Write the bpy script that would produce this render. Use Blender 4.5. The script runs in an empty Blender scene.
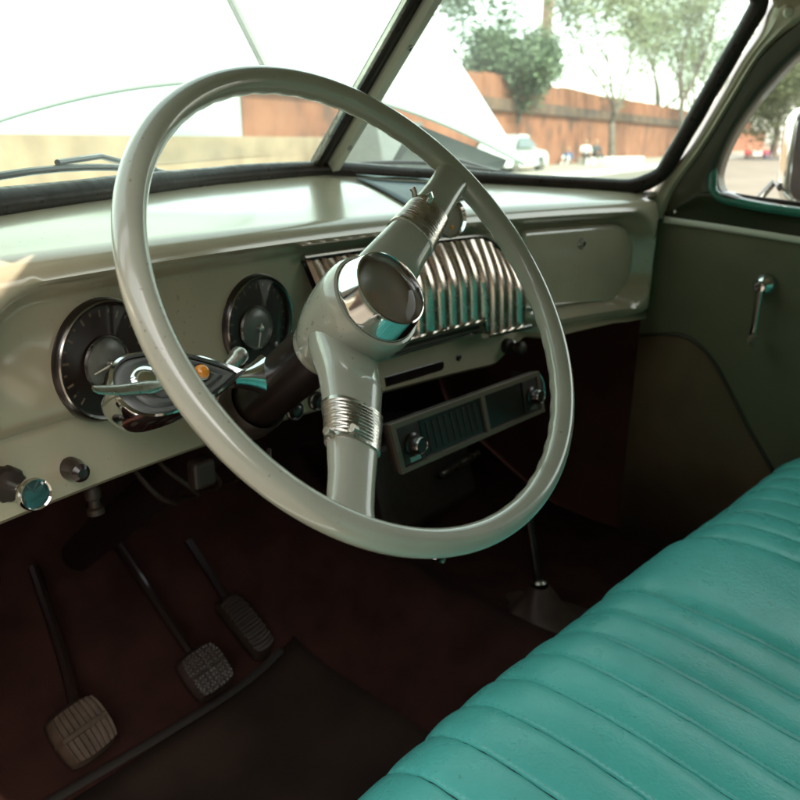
import bpy, bmesh, math, random
from mathutils import Vector, Matrix, Euler
R = math.radians
sc = bpy.context.scene
col = sc.collection
rnd = random.Random(7)

# ---------------------------------------------------------------- camera, world, sun, exposure
cam_d = bpy.data.cameras.new('camera')
cam = bpy.data.objects.new('camera', cam_d)
col.objects.link(cam)
sc.camera = cam
CAM = Vector((-.841, -.429, 1.143))
YAW, TILT = R(48.82), R(19.12)
HV = Vector((math.sin(YAW), math.cos(YAW), 0))
RV = Vector((math.cos(YAW), -math.sin(YAW), 0))
cam.location = CAM
cam.rotation_euler = (R(90) - TILT, 0, -YAW)
cam_d.sensor_width = 36
cam_d.lens = 743 / 800 * 36
cam_d.clip_start = .02
cam_d.clip_end = 2000
cam_d.dof.use_dof = True
cam_d.dof.focus_distance = .66
cam_d.dof.aperture_fstop = 8.0

SUN = Vector((-.175, -.66, .72)).normalized()          # towards the sun
w = bpy.data.worlds.new('World')
sc.world = w
w.use_nodes = True
nt = w.node_tree
sky = nt.nodes.new('ShaderNodeTexSky')
sky.sky_type = 'NISHITA'
sky.sun_disc = False
sky.sun_elevation = math.asin(SUN.z)
sky.sun_rotation = math.atan2(SUN.x, SUN.y)
sky.dust_density = 1.5
sky.air_density = 1.4
sky.ozone_density = .4
hs = nt.nodes.new('ShaderNodeHueSaturation')            # hazy white daylight
hs.inputs['Saturation'].default_value = .30
hs.inputs['Value'].default_value = 1.8
nt.links.new(sky.outputs[0], hs.inputs['Color'])
wt = nt.nodes.new('ShaderNodeMix')
wt.data_type = 'RGBA'
wt.blend_type = 'MULTIPLY'
wt.inputs[0].default_value = 1
wt.inputs[7].default_value = (1, .965, .895, 1)
nt.links.new(hs.outputs[0], wt.inputs[6])
nt.links.new(wt.outputs[2], nt.nodes['Background'].inputs[0])
nt.nodes['Background'].inputs[1].default_value = .15
sl = bpy.data.lights.new('sun', 'SUN')
sl.energy = 3.3
sl.angle = R(.5)
sl.color = (1, .91, .78)
so = bpy.data.objects.new('sun', sl)
col.objects.link(so)
so.rotation_euler = (-SUN).to_track_quat('-Z', 'Y').to_euler()
sc.view_settings.view_transform = 'Standard'
sc.view_settings.look = 'None'
sc.view_settings.gamma = 1
sc.view_settings.exposure = 1.38
sc.cycles.max_bounces = 10
sc.cycles.transparent_max_bounces = 16


# ---------------------------------------------------------------- materials
def mat(name, color, rough=.5, metal=0, coat=0, var=0, vscale=6, bump=0, bscale=60, c2=None, spec=.5,
        thr=(.35, .65), detail=4, rvar=0, chip=0, cscale=160, dent=0):
    m = bpy.data.materials.new(name)
    m.use_nodes = True
    n, l = m.node_tree.nodes, m.node_tree.links
    b = n['Principled BSDF']
    b.inputs['Base Color'].default_value = (*color, 1)
    b.inputs['Roughness'].default_value = rough
    b.inputs['Metallic'].default_value = metal
    b.inputs['Coat Weight'].default_value = coat
    b.inputs['Coat Roughness'].default_value = .13 if name == 'dash_paint' else .05
    b.inputs['Coat IOR'].default_value = 1.5 if coat < 1 else 1.75
    b.inputs['Specular IOR Level'].default_value = spec
    tc = n.new('ShaderNodeTexCoord')
    if var or c2:
        nz = n.new('ShaderNodeTexNoise')
        nz.inputs['Scale'].default_value = vscale
        nz.inputs['Detail'].default_value = detail
        l.new(tc.outputs['Object'], nz.inputs['Vector'])
        cr = n.new('ShaderNodeValToRGB')
        cr.color_ramp.elements[0].position, cr.color_ramp.elements[1].position = thr
        if c2:
            a, z = color, c2
        else:
            a, z = [c * (1 - var) for c in color], [min(1, c * (1 + var)) for c in color]
        cr.color_ramp.elements[0].color = (*a, 1)
        cr.color_ramp.elements[1].color = (*z, 1)
        l.new(nz.outputs['Fac'], cr.inputs[0])
        l.new(cr.outputs[0], b.inputs['Base Color'])
    if chip:                                           # small chips and fly specks
        nc = n.new('ShaderNodeTexNoise')
        nc.inputs['Scale'].default_value = cscale
        nc.inputs['Detail'].default_value = 3
        l.new(tc.outputs['Object'], nc.inputs['Vector'])
        nl = n.new('ShaderNodeTexNoise')
        nl.inputs['Scale'].default_value = 11
        l.new(tc.outputs['Object'], nl.inputs['Vector'])
        ad = n.new('ShaderNodeMath'); ad.operation = 'MULTIPLY_ADD'
        ad.inputs[1].default_value = .35
        l.new(nl.outputs['Fac'], ad.inputs[0]); l.new(nc.outputs['Fac'], ad.inputs[2])
        mr_ = n.new('ShaderNodeMapRange')
        mr_.inputs[1].default_value, mr_.inputs[2].default_value = .895, .92
        mr_.inputs[3].default_value, mr_.inputs[4].default_value = 0, chip
        l.new(ad.outputs[0], mr_.inputs[0])
        mc_ = n.new('ShaderNodeMix'); mc_.data_type = 'RGBA'
        src = b.inputs['Base Color'].links[0].from_socket if b.inputs['Base Color'].links else None
        if src: l.new(src, mc_.inputs[6])
        else: mc_.inputs[6].default_value = (*color, 1)
        mc_.inputs[7].default_value = (.07, .05, .035, 1)
        l.new(mr_.outputs[0], mc_.inputs[0])
        l.new(mc_.outputs[2], b.inputs['Base Color'])
    if rvar:
        nr = n.new('ShaderNodeTexNoise')
        nr.inputs['Scale'].default_value = vscale * 3
        nr.inputs['Detail'].default_value = 6
        l.new(tc.outputs['Object'], nr.inputs['Vector'])
        mr = n.new('ShaderNodeMapRange')
        mr.inputs[1].default_value, mr.inputs[2].default_value = .3, .7
        mr.inputs[3].default_value, mr.inputs[4].default_value = max(.02, rough - rvar), rough + rvar
        l.new(nr.outputs['Fac'], mr.inputs[0])
        l.new(mr.outputs[0], b.inputs['Roughness'])
    if bump:
        nb = n.new('ShaderNodeTexNoise')
        nb.inputs['Scale'].default_value = bscale
        nb.inputs['Detail'].default_value = 5
        l.new(tc.outputs['Object'], nb.inputs['Vector'])
        bp = n.new('ShaderNodeBump')
        bp.inputs['Strength'].default_value = bump
        bp.inputs['Distance'].default_value = .002
        if dent:
            nd = n.new('ShaderNodeTexNoise'); nd.inputs['Scale'].default_value = bscale / 9; nd.inputs['Detail'].default_value = 3
            nd.inputs['Distortion'].default_value = 1.2
            l.new(tc.outputs['Object'], nd.inputs['Vector'])
            sm_ = n.new('ShaderNodeMath'); sm_.operation = 'MULTIPLY_ADD'; sm_.inputs[1].default_value = dent
            l.new(nd.outputs['Fac'], sm_.inputs[0]); l.new(nb.outputs['Fac'], sm_.inputs[2])
            l.new(sm_.outputs[0], bp.inputs['Height'])
        else: l.new(nb.outputs['Fac'], bp.inputs['Height'])
        l.new(bp.outputs[0], b.inputs['Normal'])
    return m


def glass(name, dirt=.05, tint=(.96, .99, .97), gloss=.06):
    m = bpy.data.materials.new(name)
    m.use_nodes = True
    n, l = m.node_tree.nodes, m.node_tree.links
    n.remove(n['Principled BSDF'])
    out = n['Material Output']
    tr = n.new('ShaderNodeBsdfTransparent')
    tr.inputs[0].default_value = (*tint, 1)
    gl = n.new('ShaderNodeBsdfGlossy')
    gl.inputs['Roughness'].default_value = .03
    lw = n.new('ShaderNodeLayerWeight')
    lw.inputs[0].default_value = .12
    mul = n.new('ShaderNodeMath')
    mul.operation = 'MULTIPLY'
    mul.inputs[1].default_value = gloss * 6
    l.new(lw.outputs['Fresnel'], mul.inputs[0])
    mx = n.new('ShaderNodeMixShader')
    l.new(mul.outputs[0], mx.inputs[0])
    l.new(tr.outputs[0], mx.inputs[1])
    l.new(gl.outputs[0], mx.inputs[2])
    df = n.new('ShaderNodeBsdfTranslucent')
    df.inputs[0].default_value = (.9, .88, .82, 1)
    tc = n.new('ShaderNodeTexCoord')
    nz = n.new('ShaderNodeTexNoise')
    nz.inputs['Scale'].default_value = 7
    nz.inputs['Detail'].default_value = 8
    l.new(tc.outputs['Object'], nz.inputs['Vector'])
    mr = n.new('ShaderNodeMapRange')
    mr.inputs[1].default_value, mr.inputs[2].default_value = .35, .75
    mr.inputs[3].default_value, mr.inputs[4].default_value = dirt * .5, dirt * 1.6
    l.new(nz.outputs['Fac'], mr.inputs[0])
    m2 = n.new('ShaderNodeMixShader')
    l.new(mr.outputs[0], m2.inputs[0])
    l.new(mx.outputs[0], m2.inputs[1])
    l.new(df.outputs[0], m2.inputs[2])
    l.new(m2.outputs[0], out.inputs['Surface'])
    return m


M = dict(
    dash=mat('dash_paint', (.405, .345, .240), .30, coat=1, var=.06, vscale=9, chip=.3, bump=.03, bscale=150, dent=2),
    wheel=mat('wheel_enamel', (.35, .355, .285), .24, coat=.8, var=.03, vscale=24, bump=.04, bscale=420, chip=.45, cscale=230, rvar=.02),
    chrome=mat('chrome', (.74, .75, .73), .09, 1, rvar=.05, vscale=20),
    worn=mat('worn_chrome', (.55, .53, .48), .30, 1, bump=.15, bscale=300, rvar=.1, vscale=30),
    chrome_dark=mat('dim_chrome', (.30, .28, .25), .2, 1),
    black=mat('black_bakelite', (.014, .007, .005), .3, coat=.3),
    dial=mat('dial_face', (.016, .007, .005), .35),
    dialin=mat('dial_inner', (.10, .10, .085), .3, var=.2, vscale=50),
    tick=mat('dial_marks', (.12, .085, .055), .6),
    rubber=mat('rubber_seal', (.026, .016, .012), .36, var=.3, vscale=25, bump=.12, bscale=120, rvar=.12, spec=.25),
    column=mat('column_paint', (.010, .0055, .0045), .35, coat=.2),
    amber=mat('amber_jewel', (.75, .26, .02), .12, coat=.8),
    teal_lens=mat('teal_lens', (.018, .045, .045), .12, coat=1),
    vinyl=mat('teal_vinyl', (.105, .53, .475), .31, coat=.06, var=.10, vscale=6, bump=.34, bscale=290, rvar=.07, dent=.8, chip=.3, cscale=90),
    stitch=mat('teal_thread', (.085, .42, .37), .7),
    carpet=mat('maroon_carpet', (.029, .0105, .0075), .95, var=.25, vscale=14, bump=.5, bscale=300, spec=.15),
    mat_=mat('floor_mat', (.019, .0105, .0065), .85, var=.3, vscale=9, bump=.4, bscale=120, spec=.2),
    under=mat('maroon_paint', (.085, .031, .023), .75, var=.2, vscale=8, spec=.2),
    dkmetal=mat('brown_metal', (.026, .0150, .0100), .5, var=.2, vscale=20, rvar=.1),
    doorcard=mat('door_card', (.118, .112, .060), .55, var=.12, vscale=5, bump=.12, bscale=200, rvar=.08),
    doorlow=mat('door_carpet', (.13, .082, .048), .85, var=.15, vscale=9, bump=.3, bscale=240, spec=.2),
    sillhighlight=mat('sill_highlight_green', (.022, .15, .105), .18, coat=.8, var=.15, vscale=7),  # highlight along the door sill put into the colour
    doorframe=mat('door_frame_olive', (.050, .045, .021), .4, coat=.1),
    cream=mat('cream_paint', (.50, .43, .30), .35, coat=.3, var=.07, vscale=9),
    creamstrip=mat('cream_strip', (.62, .58, .47), .35, coat=.3),
    headliner=mat('headliner', (.36, .29, .19), .85, var=.1, vscale=12),
    white=mat('white_car_paint', (.53, .58, .54), .3, coat=.4),
    paper=mat('slate_sheet', (.10, .13, .145), .45, var=.1, vscale=15),
    paper_l=mat('slate_sheet_light', (.24, .30, .30), .5),
    boot=mat('boot_leather', (.05, .028, .019), .6, var=.25, vscale=18, bump=.4, bscale=90),
    lens=mat('horn_lens', (.085, .048, .026), .1, coat=1, c2=(.26, .12, .05), vscale=60, thr=(.5, .8)),
    horn=mat('horn_dish', (.27, .25, .215), .3, c2=(.33, .23, .14), vscale=45, thr=(.45, .75)),
    glass=glass('windshield_glass', .034, (.86, .97, .93)),
    sideglass=glass('door_glass', .02),
    lensglass=glass('gauge_glass', .0, (1, 1, 1), .1),
    mirror=mat('mirror_glass', (.28, .31, .32), .05, 1),
    pedal=mat('pedal_rubber', (.06, .038, .025), .5, var=.2, vscale=60, spec=.4),
    asphalt=mat('asphalt', (.17, .145, .115), .9, var=.15, vscale=.6, bump=.3, bscale=20),
    pave=mat('pavement', (.30, .26, .21), .9, var=.12, vscale=1.5),
    kerbm=mat('kerb_whitewash', (.62, .60, .55), .8, var=.1, vscale=3),
    bark=mat('bark', (.13, .10, .08), .9, var=.3, vscale=8),
    leaf_a=mat('leaf_green', (.055, .085, .045), .6, c2=(.11, .15, .075), vscale=1.1),
    leaf_b=mat('leaf_pale', (.14, .17, .09), .6, c2=(.22, .23, .13), vscale=1.4),
    leaf_c=mat('leaf_mid', (.08, .12, .05), .6, c2=(.17, .20, .09), vscale=.7),
    pillar=mat('pillar_brick', (.25, .15, .10), .9, var=.2, vscale=2),
    skin=mat('skin', (.35, .2, .13), .6),
    tyre=mat('tyre', (.03, .03, .03), .8),
    autoglass=mat('car_window', (.04, .05, .05), .06, coat=.5),
    van=mat('van_paint', (.42, .44, .42), .3, coat=.4),
    grey=mat('grey_paint', (.12, .125, .12), .4, coat=.2, var=.12, vscale=14),
)


# ---------------------------------------------------------------- builders
def tag(o, label=None, cat=None, group=None, kind=None):
    if label: o['label'] = label
    if cat: o['category'] = cat
    if group: o['group'] = group
    if kind: o['kind'] = kind
    return o


def empty(name, loc, label, cat, group=None, rot=(0, 0, 0)):
    o = bpy.data.objects.new(name, None)
    o.empty_display_size = .05
    o.location = loc
    o.rotation_euler = rot
    col.objects.link(o)
    return tag(o, label, cat, group)


def wm(o):
    m = Matrix.LocRotScale(o.location, o.rotation_euler, o.scale)
    return (wm(o.parent) @ o.matrix_parent_inverse @ m) if o.parent else m


def obj(name, bm, m, parent=None, smooth=True, local=False, sub=0, solid=0, bev=0):
    """link a bmesh as ONE mesh object; coordinates are world ones unless local"""
    me = bpy.data.meshes.new(name)
    bmesh.ops.recalc_face_normals(bm, faces=bm.faces[:])
    if smooth:
        for f in bm.faces: f.smooth = True
    bm.to_mesh(me)
    bm.free()
    for x in (m if isinstance(m, (list, tuple)) else [m]):
        me.materials.append(M[x] if isinstance(x, str) else x)
    o = bpy.data.objects.new(name, me)
    col.objects.link(o)
    if parent:
        o.parent = parent
        if not local:
            o.matrix_parent_inverse = wm(parent).inverted()
    if solid:
        k = o.modifiers.new('solid', 'SOLIDIFY'); k.thickness = solid; k.offset = -1
    if bev:
        k = o.modifiers.new('bevel', 'BEVEL'); k.width = bev; k.segments = 3; k.limit_method = 'ANGLE'; k.angle_limit = R(40)
    if sub:
        k = o.modifiers.new('sub', 'SUBSURF'); k.levels = sub; k.render_levels = sub
    if smooth and not sub:
        for f in me.polygons: f.use_smooth = True
        try:
            me.set_sharp_from_angle(angle=R(42))
        except Exception:
            pass
    return o


def NB(): return bmesh.new()


def box(bm, c, s, rot=None):
    r = bmesh.ops.create_cube(bm, size=1)
    mt = Matrix.LocRotScale(Vector(c), rot if rot else Euler(), Vector(s))
    bmesh.ops.transform(bm, matrix=mt, verts=r['verts'])
    return r['verts']


def grid(bm, P, close_u=False, close_v=False):
    V = [[bm.verts.new(p) for p in row] for row in P]
    nu, nv = len(V), len(V[0])
    for i in range(nu if close_u else nu - 1):
        for j in range(nv if close_v else nv - 1):
            a, b, c, d = V[i][j], V[(i + 1) % nu][j], V[(i + 1) % nu][(j + 1) % nv], V[i][(j + 1) % nv]
            try: bm.faces.new((a, b, c, d))
            except ValueError: pass
    return V


def basis(d):
    d = Vector(d).normalized()
    a = Vector((0, 0, 1)) if abs(d.z) < .9 else Vector((1, 0, 0))
    x = d.cross(a).normalized()
    return x, d.cross(x).normalized(), d


def tube(bm, pts, rad, seg=12, caps=True, closed=False, flat=1.0, up=None):
    pts = [Vector(p) for p in pts]
    n = len(pts)
    if not isinstance(rad, (list, tuple)): rad = [rad] * n
    rows = []
    x0 = None
    for i, p in enumerate(pts):
        if closed: d = pts[(i + 1) % n] - pts[i - 1]
        else: d = pts[min(i + 1, n - 1)] - pts[max(i - 1, 0)]
        d.normalize()
        if x0 is None:
            x0 = basis(d)[0] if up is None else Vector(up).cross(d).normalized()
        x = (x0 - d * x0.dot(d)).normalized()
        x0 = x
        y = d.cross(x)
        rows.append([p + rad[i] * (math.cos(t) * x + flat * math.sin(t) * y) for t in [2 * math.pi * k / seg for k in range(seg)]])
    V = grid(bm, rows, close_u=closed, close_v=True)
    if caps and not closed:
        bm.faces.new(V[0]); bm.faces.new(V[-1])
    return V


def lathe(bm, prof, o, axis, seg=40, cap=True):
    x, y, d = basis(axis)
    o = Vector(o)
    rows = [[o + d * h + r * (math.cos(t) * x + math.sin(t) * y) for t in [2 * math.pi * k / seg for k in range(seg)]] for r, h in prof]
    V = grid(bm, rows, close_v=True)
    if cap:
        if prof[0][0] > 1e-5: bm.faces.new(V[0])
        if prof[-1][0] > 1e-5: bm.faces.new(V[-1])
    bmesh.ops.remove_doubles(bm, verts=bm.verts[:], dist=1e-6)


def prism(bm, poly, vec):
    """planar polygon (3D points) extruded along vec"""
    vec = Vector(vec)
    a = [bm.verts.new(Vector(p)) for p in poly]
    b = [bm.verts.new(Vector(p) + vec) for p in poly]
    bm.faces.new(a); bm.faces.new(b[::-1])
    n = len(a)
    for i in range(n):
        bm.faces.new((a[i], a[(i + 1) % n], b[(i + 1) % n], b[i]))


def lerp(a, b, t): return a + (b - a) * t
def sst(a, b, x):
    t = max(0, min(1, (x - a) / (b - a)))
    return t * t * (3 - 2 * t)
def interp(pts, x):
    if x <= pts[0][0]: return pts[0][1]
    for (a, b), (c, d) in zip(pts, pts[1:]):
        if x <= c: return b + (d - b) * (x - a) / (c - a)
    return pts[-1][1]
def smooth_line(pts, n=8):
    """Catmull-Rom through pts"""
    P = [Vector(p) for p in pts]
    out = []
    for i in range(len(P) - 1):
        p0, p1, p2, p3 = P[max(i - 1, 0)], P[i], P[i + 1], P[min(i + 2, len(P) - 1)]
        for k in range(n):
            t = k / n
            out.append(.5 * ((2 * p1) + (p2 - p0) * t + (2 * p0 - 5 * p1 + 4 * p2 - p3) * t * t + (3 * p1 - p0 - 3 * p2 + p3) * t ** 3))
    out.append(P[-1])
    return out


# ================================================================ OUTSIDE: ground, road, wall
def wp(px, d, z=0):
    """a place seen in direction px (800-pixel column), d metres ahead of the camera along the ground"""
    v = CAM + d * (HV + RV * (px - 400) / 786)
    return Vector((v.x, v.y, z))


bm = NB(); box(bm, (0, 0, -.25), (1600, 1600, .5)); tag(obj('ground', bm, 'asphalt', smooth=False), kind='structure')
WD = Vector((1, .193, 0)).normalized()                 # the street runs along the fort wall
WN = Vector((-WD.y, WD.x, 0))
W0 = Vector((0, 12.5, 0))                              # foot of the wall at x = 0
def street(s, t, z=0): return W0 + WD * s + WN * t + Vector((0, 0, z))
bm = NB()
prism(bm, [street(-60, -4.2, .004), street(160, -4.2, .004), street(160, 30, .004), street(-60, 30, .004)], (0, 0, .12))
tag(obj('pavement', bm, 'pave', smooth=False), kind='structure')
bm = NB()
prism(bm, [street(-60, -4.5, .002), street(160, -4.5, .002), street(160, -4.203, .002), street(-60, -4.203, .002)], (0, 0, .16))
tag(obj('kerb', bm, 'kerbm', smooth=False, bev=.02), 'long whitewashed kerb along the foot of the orange wall pavement', 'kerb', kind='structure')

# orange wall with a darker ledge and stains
def wall_mat():
    m = bpy.data.materials.new('fort_plaster')
    m.use_nodes = True
    n, l = m.node_tree.nodes, m.node_tree.links
    b = n['Principled BSDF']; b.inputs['Roughness'].default_value = .9
    tc = n.new('ShaderNodeTexCoord')
    mp = n.new('ShaderNodeMapping'); mp.inputs['Scale'].default_value = (.8, .8, .55)
    l.new(tc.outputs['Object'], mp.inputs[0])
    a = n.new('ShaderNodeTexNoise'); a.inputs['Scale'].default_value = 1.6; a.inputs['Detail'].default_value = 7
    l.new(mp.outputs[0], a.inputs['Vector'])
    c = n.new('ShaderNodeValToRGB')
    e = c.color_ramp.elements
    e[0].position, e[0].color = .32, (.11, .052, .034, 1)
    e[1].position, e[1].color = .66, (.27, .105, .056, 1)
    k = e.new(.45); k.color = (.21, .078, .041, 1)
    l.new(a.outputs['Fac'], c.inputs[0])
    l.new(c.outputs[0], b.inputs['Base Color'])
    return m
M['fort'] = wall_mat()
M['ledge'] = mat('ledge_stone', (.05, .032, .026), .9, c2=(.14, .08, .05), vscale=1.2)
M['tan'] = mat('tan_plaster', (.29, .21, .14), .9, var=.15, vscale=2)
M['palewall'] = mat('pale_plaster', (.34, .42, .42), .9, var=.05, vscale=1)
wl = empty('fort_wall', street(20, 0), 'tall weathered orange wall with a dark ledge running across the far side of the street', 'wall')
bm = NB(); prism(bm, [street(10.9, 0, .13), street(130, 0, .13), street(130, .7, .13), street(10.9, .7, .13)], (0, 0, 2.2))
obj('wall_face', bm, 'fort', wl, smooth=False)
bm = NB(); prism(bm, [street(10.9, -.18, 2.332), street(130, -.18, 2.332), street(130, .8, 2.332), street(10.9, .8, 2.332)], (0, 0, .45))
obj('ledge', bm, 'ledge', wl, smooth=False)
bm = NB()
s = 10.9
while s < 110:                                         # merlon panels above the ledge, of slightly uneven width and height
    wd = 1.5 + rnd.random() * .5
    h = .82 + rnd.uniform(-.05, .05)
    prism(bm, [street(s, 0, 2.784), street(s + wd, 0, 2.784), street(s + wd, .6, 2.784), street(s, .6, 2.784)], (0, 0, h))
    s += wd + .06
obj('parapet', bm, 'fort', wl, smooth=False)
pw = empty('pale_wall', street(0, 0), 'pale plastered wall with a tan lower band, seen under the raised hood', 'wall')
bm = NB(); prism(bm, [street(-40, 0, 1.28), street(10.85, 0, 1.28), street(10.85, .6, 1.28), street(-40, .6, 1.28)], (0, 0, 2.2))
obj('wall_face', bm, 'palewall', pw, smooth=False)
bm = NB(); prism(bm, [street(-40, -.1, .13), street(14.0, -.1, .13), street(14.0, .6, .13), street(-40, .6, .13)], (0, 0, 1.148))
obj('lower_band', bm, 'tan', pw, smooth=False)

# low white planter wall by the people
p0, p1 = wp(586, 37), wp(646, 40)
dv = (p1 - p0).normalized(); nv = Vector((-dv.y, dv.x, 0))
bm = NB(); prism(bm, [p0 + Vector((0, 0, .10)), p1 + Vector((0, 0, .10)), p1 + nv * .4 + Vector((0, 0, .10)), p0 + nv * .4 + Vector((0, 0, .10))], (0, 0, .36))
low = tag(obj('low_wall', bm, 'kerbm', smooth=False, bev=.03), 'low whitewashed block at the edge of the pavement under the bare tree', 'low wall')

# brick pillar behind the wall
bm = NB(); q = wp(540, 43)
box(bm, (q.x, q.y, 6.5), (.42, .42, 13)); box(bm, (q.x, q.y, 4.9), (.6, .6, .25)); box(bm, (q.x, q.y, 13.1), (.62, .62, .3))
tag(obj('brick_pillar', bm, 'pillar', smooth=False), 'tall slim brown brick pillar rising behind the orange wall', 'pillar')


# building added out of view behind the camera to cut skylight on the driver side
M['brownbrick'] = mat('brown_brick', (.10, .062, .042), .9, var=.25, vscale=1.2)
nb = empty('shade_building', (-11, -16, 0), 'brown brick building added out of view to shade the driver side, showing only in mirror and chrome', 'shade_building')
bm = NB(); box(bm, (-10.5, -2, 2.6), (5, 34, 5.2)); box(bm, (9.05, -21.5, 3), (34, 5, 6)); obj('wall', bm, 'brownbrick', nb, smooth=False)
for k in range(6):
    bm = NB(); box(bm, (-7.99, -16 + 5 * k, 2.4), (.06, 1.5, 1.9)); obj('window', bm, 'autoglass', nb, smooth=False)
    bm = NB(); box(bm, (-4 + 5 * k, -18.99, 3.0), (1.5, .06, 1.9)); obj('window', bm, 'autoglass', nb, smooth=False)


# ---------------------------------------------------------------- trees
def limb(bm, p, d, length, r, depth, tips, rg, spread=.6, gnarl=.18):
    pts, rad = [p.copy()], [r]
    n = 5
    for k in range(n):
        d = (d + Vector((rg.uniform(-1, 1), rg.uniform(-1, 1), rg.uniform(-.4, .7))) * gnarl).normalized()
        p = p + d * length / n
        pts.append(p.copy()); rad.append(r * (1 - .5 * (k + 1) / n))
    tube(bm, pts, rad, 6 if depth else 5)
    tips += pts[2:]
    if depth:
        for k in range(rg.choice((2, 3, 3))):
            a = rg.uniform(0, 6.28)
            nd = (d + Vector((math.cos(a), math.sin(a), rg.uniform(-.1, .5))) * spread).normalized()
            limb(bm, pts[rg.choice((-1, -1, -2, -3))], nd, length * rg.uniform(.55, .8), rad[-1] * .8, depth - 1, tips, rg, spread, gnarl)


def tree(loc, trunk_h, r, length, depth, leaves, lsize, lm, label, group, seed, cluster=.5, up=1.0, spread=.6, extra=None):
    rg = random.Random(seed)
    t = empty('tree', loc, label, 'tree', group)
    bm = NB(); tips = []
    p = Vector(loc)
    pts = [p + Vector((rg.uniform(-.06, .06) * k, rg.uniform(-.06, .06) * k, trunk_h * k / 5)) for k in range(6)]
    tube(bm, pts, [r * (1.35 - .5 * k / 5) if k else r * 1.7 for k in range(6)], 8)
    for k in range(4):
        a = k * 1.57 + rg.uniform(-.5, .5)
        limb(bm, pts[rg.choice((-1, -1, -2))], Vector((math.cos(a) * .7, math.sin(a) * .7, up)).normalized(), length * rg.uniform(.8, 1.15), r * .6, depth, tips, rg, spread)
    obj('trunk', bm, 'bark', t)
    bm = NB()
    if extra:
        for _ in range(extra[2]):                       # uneven boughs: a few clumps of very different size
            c = Vector((p.x, p.y, extra[1])) + RV * extra[3] + Vector((rg.uniform(-1, 1), rg.uniform(-1, 1), rg.uniform(-1.5, 1.7))) * extra[0]
            q = rg.uniform(.15, .55)
            for _ in range(6): tips.append(c + Vector((rg.gauss(0, 1), rg.gauss(0, 1), rg.gauss(0, .6))) * q)
    for k in range(leaves):
        c = rg.choice(tips) + Vector((rg.gauss(0, 1), rg.gauss(0, 1), rg.gauss(0, .8))) * cluster
        n = Vector((rg.uniform(-1, 1), rg.uniform(-1, 1), rg.uniform(-.2, 1))).normalized()
        x, y, _ = basis(n)
        s_ = lsize * rg.uniform(.5, 1.3)
        bm.faces.new([bm.verts.new(c + x * s_ * a + y * s_ * b) for a, b in ((-.6, 0), (0, -.34), (.75, 0), (0, .34))])
    obj('crown', bm, lm, t, smooth=False)
    return t


G1 = 'street trees in front of the orange wall'
tree(wp(515, 33.5), 2.6, .17, 1.4, 3, 30000, .15, 'leaf_a', 'dense dark green tree beside the raised hood in front of the orange wall', G1, 3, .34, extra=(1.75, 5.6, 24, -1.9))
tree(wp(612, 39), 2.6, .15, 3.0, 3, 4600, .16, 'leaf_b', 'thin bare-branched tree with sparse pale leaves behind the low white block', G1, 11, .35, up=1.5, spread=.5)
tree(wp(678, 44), 3.2, .17, 3.2, 3, 3600, .15, 'leaf_b', 'thin tree with a straight dark trunk, nearest to the windshield pillar', G1, 23, .45, up=1.7, spread=.45)
tree(wp(693, 58), 3.4, .18, 3.2, 3, 4200, .16, 'leaf_c', 'pale green leafy tree half behind the right edge of the windshield', G1, 31, .7, up=1.3)
G2 = 'trees behind the orange wall'
tree(wp(655, 75), 4.5, .25, 4.2, 3, 7000, .22, 'leaf_b', 'pale hazy tree standing behind the orange wall in the windshield gap between two thin trunks', G2, 41, 1.2)
tree(wp(775, 66), 2.6, .25, 3.2, 2, 20000, .22, 'leaf_c', 'broad leafy tree filling the door window above the side mirror', G2, 51, 1.1, extra=(2.2, 5.4, 14, 0))
tree(wp(835, 55), 2.6, .25, 3.6, 2, 16000, .22, 'leaf_c', 'leafy tree at the far right of the door window', G2, 52, 1.2)


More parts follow.
